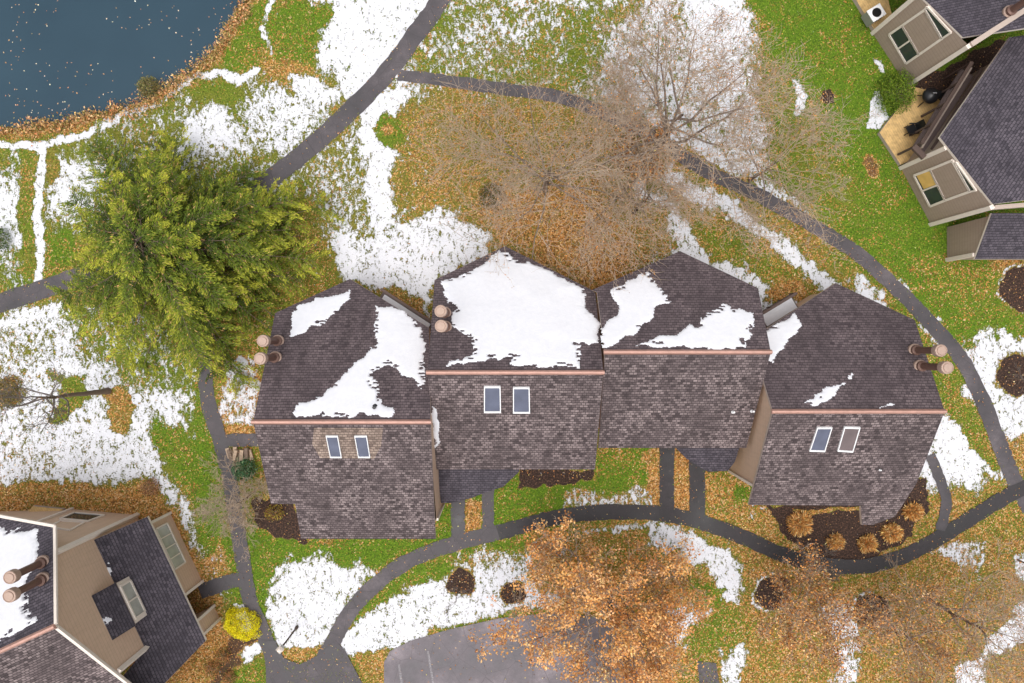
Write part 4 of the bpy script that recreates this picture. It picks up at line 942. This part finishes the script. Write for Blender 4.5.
bare_tree(873,611,6.2,5.4,'thinly leaved brown tree in the dark bed below the curved path', levels=(11,7,6,4), trunk_r=.13, seed=43, leaves=6500, up=.2, pal=BR+OR[:3], lsize=.11)
bare_tree(928,598,7.0,7.6,'bare tree with dark leaning trunk near the lower right corner', levels=(13,7,6,4), trunk_r=.14, seed=47, up=.2, bark='bark', leaves=5200, pal=BR+OR[:2], lsize=.08)
bare_tree(803,556,3.6,2.4,'small bare tree beside the curved path at the mulch bed', levels=(9,6,5,3), trunk_r=.06, seed=53, twig='twig_dark', fork=.2)
bare_tree(1008,378,3.4,2.2,'bare sapling in the oval bed at the right edge', name='sapling', levels=(7,5,4), trunk_r=.05, seed=59, twig='twig_dark')
bare_tree(1018,560,4.5,2.6,'bare sapling by the snow spot at the right edge below the path', name='sapling', levels=(7,6,5), trunk_r=.06, seed=61)
bare_tree(634,166,4.6,3.4,'young tree keeping orange leaves, under the largest bare tree', name='young_tree', levels=(10,6,5,3), trunk_r=.07, seed=77, leaves=2300, pal=OR, lsize=.15, bark='bark_dark', twig='twig_dark')
# orange leafed tree
def leafy(px, py, height, radius, n, pal, label, seed, name='leafy_tree', **kw):
    g = G(px, py); t = empty(name, (g.x,g.y,0), label, 'tree')
    tr, br, tips = grow((g.x,g.y,0), height, radius, seed=seed, **kw)
    frusta('trunk', tr, M['bark_dark'], t); frusta('branches', br, M['twig'], t)
    T = np.array([list(x) for x in tips]); ctr = rng.integers(0, len(T), n//14)
    off = rng.normal(0, 1, (n, 3))*np.array([.22,.22,.16])
    C = np.repeat(T[ctr], 14, axis=0)[:n]; off = off[:len(C)]; C = C+off; m_ = len(C)
    tone = np.repeat(pick(pal, n//14, .2), 14, axis=0)[:m_]
    col = np.clip(tone*.6+pick(pal, m_, .2)*.4, .01, .95)
    D = rand_dir(m_); D[:,2] *= .5; W = rand_dir(m_); W[:,2] *= .5
    quads('leaves', C, D, W, rng.uniform(.11,.20,m_), rng.uniform(.08,.13,m_), col, t); return t
leafy(602,584,6.2,9.6,23000,OR,'broad tree still full of orange-brown leaves over the parking lot edge',71,levels=(17,9,6,4), trunk_r=.24, fork=.22, up=.12, decay=.5)
# big evergreen
def evergreen(px, py, height, radius, label):
    g = G(px, py); t = empty('evergreen_tree', (g.x,g.y,0), label, 'tree'); rr = random.Random(81)
    trunk = []; pts = [Vector((g.x+rr.uniform(-.05,.05)*i, g.y+rr.uniform(-.05,.05)*i, height*i/10)) for i in range(11)]
    for i in range(10): trunk.append((pts[i], pts[i+1], .34*(1-.09*i), .34*(1-.09*(i+1))))
    frusta('trunk', trunk, M['bark_dark'], t)
    br = []; CC = []; DD = []; TN = []
    nl = 86
    for k in range(nl):
        f = (k+rr.random())/nl; z = height*(.10+.86*f); a = k*2.39996+rr.uniform(-.3,.3)
        Lr = radius*(1-f)**.62*rr.uniform(.78,1.12)+.5
        Lr *= (1+.12*math.sin(3*a+1))*rr.choice((.7,.9,1,1,1.1))
        p = Vector((g.x, g.y, z)); d = Vector((math.cos(a), math.sin(a), .34-.25*(1-f))); n = 9; node = [p]
        for i in range(n):
            d = (d+Vector((rr.gauss(0,.07), rr.gauss(0,.07), -.055))).normalized(); q = node[-1]+d*Lr/n
            br.append((node[-1], q, .075*(1-.1*i)*(1.1-f*.6), .075*(1-.1*(i+1))*(1.1-f*.6))); node.append(q)
        tone = rr.random()
        for i in range(2, n*2+1):                        # side branchlets both ways
            tt = i/(n*2); b0 = node[min(n-1,int(tt*n))].lerp(node[min(n,int(tt*n)+1)], tt*n-int(tt*n) if tt < 1 else 0)
            if rr.random() < .22: continue
            for sgn in (-1, 1):
                sd_ = Vector((-d.y*sgn, d.x*sgn, 0)); bd = (d*.9+sd_*rr.uniform(.6,1.2)+Vector((0,0,rr.uniform(-.15,.25)))).normalized()
                Lb = Lr*.30*(1.15-tt*.75)*rr.uniform(.6,1.2)+.25; e = b0+bd*Lb; br.append((b0, e, .018, .006))
                ns = max(3, int(Lb/.16))
                for s_ in range(ns):
                    if tt < .3 and rr.random() < .6: continue
                    c = b0.lerp(e, (s_+.8)/ns)
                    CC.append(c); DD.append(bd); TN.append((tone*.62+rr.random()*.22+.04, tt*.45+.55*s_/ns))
    frusta('branches', br, M['bark'], t)
    C0 = np.array([list(c) for c in CC]); D0 = np.array([list(c) for c in DD]); TN = np.array(TN); per = 13
    m_ = len(C0)*per; C = np.repeat(C0, per, 0)+rng.normal(0, 1, (m_, 3))*np.array([.085,.085,.05]); D = np.repeat(D0, per, 0)*1.0+rng.normal(0, .38, (m_, 3)); D[:,2] = D[:,2]*.5-.08
    W = rng.normal(0, 1, (m_, 3)); W[:,2] *= .4
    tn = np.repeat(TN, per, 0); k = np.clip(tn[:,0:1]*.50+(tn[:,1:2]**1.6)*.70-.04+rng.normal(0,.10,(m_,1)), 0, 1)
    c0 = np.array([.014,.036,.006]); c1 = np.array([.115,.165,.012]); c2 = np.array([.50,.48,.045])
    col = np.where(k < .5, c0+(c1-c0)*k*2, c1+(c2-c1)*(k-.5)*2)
    br_ = rng.random(m_) < .05; col[br_] = pick([(.35,.2,.07),(.5,.33,.12)], br_.sum())
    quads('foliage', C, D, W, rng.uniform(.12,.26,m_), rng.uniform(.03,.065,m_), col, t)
    print('evergreen leaves', m_)
evergreen(199,257,8.2,9.4,'huge spreading yellow-green evergreen left of the central row')
OG = [(.80,.45,.14),(.66,.32,.09),(.85,.60,.28),(.5,.24,.07)]
def x_off(v): return (v*7.31) % 50
def shrub(px, py, rx, ry, h, n, pal, label, name='shrub', stems=True, lsize=.09, rz=0, group=None, hollow=.55):
    g = G(px, py); t = empty(name, (g.x,g.y,0), label, 'shrub', group)
    segs = []
    for k in range(26):
        a = random.uniform(0, 6.28); e = random.uniform(.3,1.0); q = Vector((g.x+rx*.8*math.cos(a)*e, g.y+ry*.8*math.sin(a)*e, h*(1-.5*e)))
        mid = Vector((g.x,g.y,0)).lerp(q, .5)+Vector((0,0,h*.15)); segs += [(Vector((g.x,g.y,0)), mid, .018, .012), (mid, q, .012, .004)]
    frusta('stems', segs, M['twig'], t)
    d = rand_dir(n); d[:,2] = np.abs(d[:,2]); rad = rng.uniform(hollow, 1.05, n)[:,None]*(1+.18*(vnoise(d[:,0]*2, d[:,1]*2+d[:,2], 2.0)[:,None]-.5)*2)
    O = d*rad*np.array([rx, ry, h]); ca, sa = math.cos(rz), math.sin(rz); O = np.stack([O[:,0]*ca-O[:,1]*sa, O[:,0]*sa+O[:,1]*ca, O[:,2]], 1)
    C = O+np.array([g.x, g.y, .05])
    if pal is OG:        # arching grass-like blades that spread from the base
        keep = vnoise(np.arctan2(d[:,1], d[:,0])*1.3+x_off(px), d[:,2]*.8, 1.7) > .22; C = C[keep]; O = O[keep]; n = len(C)
        quads('foliage', C, O+rand_dir(n)*.35, rand_dir(n), rng.uniform(.16,.38,n), rng.uniform(.03,.06,n), pick(pal, n, .22), t); return t
    quads('foliage', C, rand_dir(n), rand_dir(n), rng.uniform(.7,1.4,n)*lsize, rng.uniform(.4,.8,n)*lsize, pick(pal, n, .22), t); return t
YE = [(.92,.76,.012),(.80,.66,.01),(.95,.84,.03),(.62,.52,.01)]
shrub(244,622,1.25,.95,1.1,9000,YE,'bright yellow dense shrub by the path of the lower left house', rz=R(-35), lsize=.07, hollow=.8)
for (x, y, r, lb) in ((799,523,1.15,'orange ornamental shrub closest to the tan wall, left end of the dark bed'),(834,541,.75,'smallest orange ornamental shrub in the dark bed, second from the left'),(866,543,.85,'orange ornamental shrub in the middle of the dark bed'),(890,532,.9,'orange ornamental shrub by the projecting roof corner'),(911,511,.85,'orange ornamental shrub at the right end of the dark bed')):
    shrub(x, y, r*.74, r*.66, .8, int(2600*r), OG, lb, group='orange shrubs in the dark mulch bed', lsize=.10, hollow=.2)
DG = [(.03,.07,.015),(.06,.12,.02),(.10,.16,.03),(.16,.20,.04)]
LG = [(.09,.17,.012),(.15,.23,.015),(.06,.11,.01),(.22,.28,.03)]
shrub(892,95,1.35,1.45,1.5,6500,LG,'round green shrub at the corner of the shaded tan wall and deck', lsize=.09)
shrub(245,468,.85,.85,.8,2600,[(.04,.12,.05),(.08,.18,.08),(.2,.3,.16)],'bluish green shrub below the log pile')
shrub(150,88,.75,.65,.9,1800,[(.18,.16,.05),(.12,.13,.03),(.3,.24,.1)],'olive shrub standing in the water at the pond edge')
shrub(491,197,.85,.9,.8,1700,[(.06,.045,.03),(.12,.09,.04),(.1,.12,.03)],'dark shrub in the leaf litter left of the bare trees')
shrub(152,487,.65,.6,.7,1200,BR+[(.2,.08,.06)],'reddish brown shrub at the snow edge by the lower left house', lsize=.08)
shrub(10,392,.9,1.1,.8,1600,[(.14,.10,.04),(.25,.18,.07),(.1,.11,.03)],'olive brown shrub in the snow at the left edge', lsize=.09)
shrub(2,240,.8,.8,1.0,1500,DG,'dark green shrub at the left edge above the path')
shrub(275,512,.7,.55,.6,1200,[(.35,.16,.06),(.08,.05,.03),(.5,.4,.05)],'brown and yellow shrub in the bed notch of the leftmost townhouse', lsize=.07)
for i, (x, y, r) in enumerate(((224,655,.55),(214,668,.6),(230,677,.5))):
    shrub(x, y, r, r, .55, 1000, [(.5,.22,.08),(.35,.15,.07),(.14,.16,.04)], ['russet shrub just below the yellow shrub', 'russet shrub leftmost of three by the low roof corner', 'russet shrub at the bottom edge beside the lawn'][i], lsize=.07, group='russet shrubs by the lower left house')
# ------------------------------------------------------------------ scattered leaves and grass
def on_roof(px, py):                        # keep litter off the ground that buildings hide
    r = np.zeros(px.shape, bool)
    for q in ([(300,340),(420,340),(430,500),(300,500)], [(440,300),(590,300),(590,440),(440,440)], [(600,300),(740,300),(730,430),(600,430)], [(760,330),(880,330),(880,480),(760,480)]): r |= sdf_poly(px, py, q) < 0
    return r
N = 560000
lx = rng.uniform(-36, 36, N); ly = rng.uniform(-24.5, 24.5, N)
lch, lpx, lpy = cover(lx, ly)
inp = sdf_poly(lpx, lpy, POND) < 3
onp = np.zeros(N, bool)
for ln, wd in PATHS: onp |= sdf_line(lpx, lpy, ln[::3]+[ln[-1]], (max(wd) if isinstance(wd, tuple) else wd)) < -.6-2.2*rng.random(N)
onp |= sdf_poly(lpx, lpy, LOT) < 0
hid = on_roof(lpx, lpy); u = rng.random(N)
dens = np.clip(lch[1]*.55-.03, .02, 1)*(1-.8*np.clip(lch[0]*1.2-.2, 0, 1)); dens = dens*(.35+1.3*vnoise(lx, ly, .7)*vnoise(lx+40, ly, 2.1)*1.6); dens = np.where(onp, .05, dens)
k = (u < dens*.36) & ~inp & ~hid; n = k.sum(); print('leaves', n)
LP = [(.60,.25,.06),(.68,.36,.12),(.42,.17,.05),(.72,.50,.28),(.24,.11,.05),(.76,.60,.22),(.62,.29,.08)]
C = np.stack([lx[k], ly[k], .045+.04*rng.random(n)+.03*onp[k]], 1); D = rand_dir(n); D[:,2] *= .25; W = rand_dir(n); W[:,2] *= .25
o = quads('fallen_leaves', C, D, W, rng.uniform(.05,.12,n), rng.uniform(.035,.075,n), pick(LP, n, .25)); tag(o, 'fallen orange and brown leaves strewn over lawn, paths and snow', 'leaves', kind='stuff')
k = (rng.random(N) < .42*(1-np.clip(lch[0]*1.1-.1, 0, .9))*(1-np.clip(lch[1]-.3, 0, .8))) & ~inp & ~onp & ~hid & (lch[3] < .4); n = k.sum(); print('grass', n)
lush = np.clip(lch[2][k]+rng.normal(0,.25,n), 0, 1)[:,None]
gc = pick([(.20,.17,.04),(.28,.22,.07),(.12,.12,.02)], n, .25)*(1-lush)+pick([(.09,.18,.010),(.14,.25,.014),(.05,.10,.008),(.24,.31,.03)], n, .25)*lush
C = np.stack([lx[k]+rng.normal(0,.05,n), ly[k]+rng.normal(0,.05,n), .04+.03*rng.random(n)], 1); D = rand_dir(n); D[:,2] *= .5; W = rand_dir(n); W[:,2] *= .3
o = quads('grass_blades', C, D, W, rng.uniform(.10,.22,n), rng.uniform(.02,.05,n), gc); tag(o, 'tufts of green and olive grass on the lawns', 'grass', kind='stuff')
# leaves floating on the pond
n = 170; cx = rng.uniform(0,235,n*3); cy = rng.uniform(0,125,n*3); cl = vnoise(cx,cy,.03) > .42
ok = (sdf_poly(cx, cy, POND) < -6) & cl; cx, cy = cx[ok][:n], cy[ok][:n]
q = np.array([[*G(a, b).xy, -.205] for a, b in zip(cx, cy)]); n = len(q); q[:,:2] += rng.normal(0,.1,(n,2)); D = rand_dir(n); D[:,2] = 0; W = rand_dir(n); W[:,2] = 0
ins = rng.random(n)
o = quads('floating_leaves', q, D, W, rng.uniform(.06,.15,n), rng.uniform(.05,.10,n), pick([(.5,.32,.2),(.5,.25,.12),(.7,.6,.45),(.3,.2,.12)], n)); tag(o, 'pale and brown leaves floating on the dark pond', 'leaves', kind='stuff')
# reeds and fallen leaves along the shore
ns = 7500; seg_ = rng.integers(2, 13, ns); tt = rng.random(ns); S = np.array(SHORE, float)
p = S[seg_]+(S[np.minimum(seg_+1, len(S)-1)]-S[seg_])*tt[:,None]; off = rng.normal(2.5, 3.4, ns)*(.45+1.3*vnoise(p[:,0], p[:,1], .06))+(vnoise(p[:,0], p[:,1], .11)-.5)*7; p[:,0] += off*.5+rng.normal(0,2,ns); p[:,1] += off
C = np.array([[*G(a, b).xy, .0] for a, b in p]); C[:,2] = rng.uniform(-.12,.25,ns); D = rand_dir(ns); W = rand_dir(ns)
o = quads('shore_litter', C, D, W, rng.uniform(.1,.26,ns), rng.uniform(.04,.12,ns), pick([(.55,.24,.09),(.62,.36,.16),(.4,.3,.1),(.18,.16,.04),(.7,.45,.22)], ns, .25)); tag(o, 'orange leaves and dry stalks along the pond shore', 'leaves', kind='stuff')
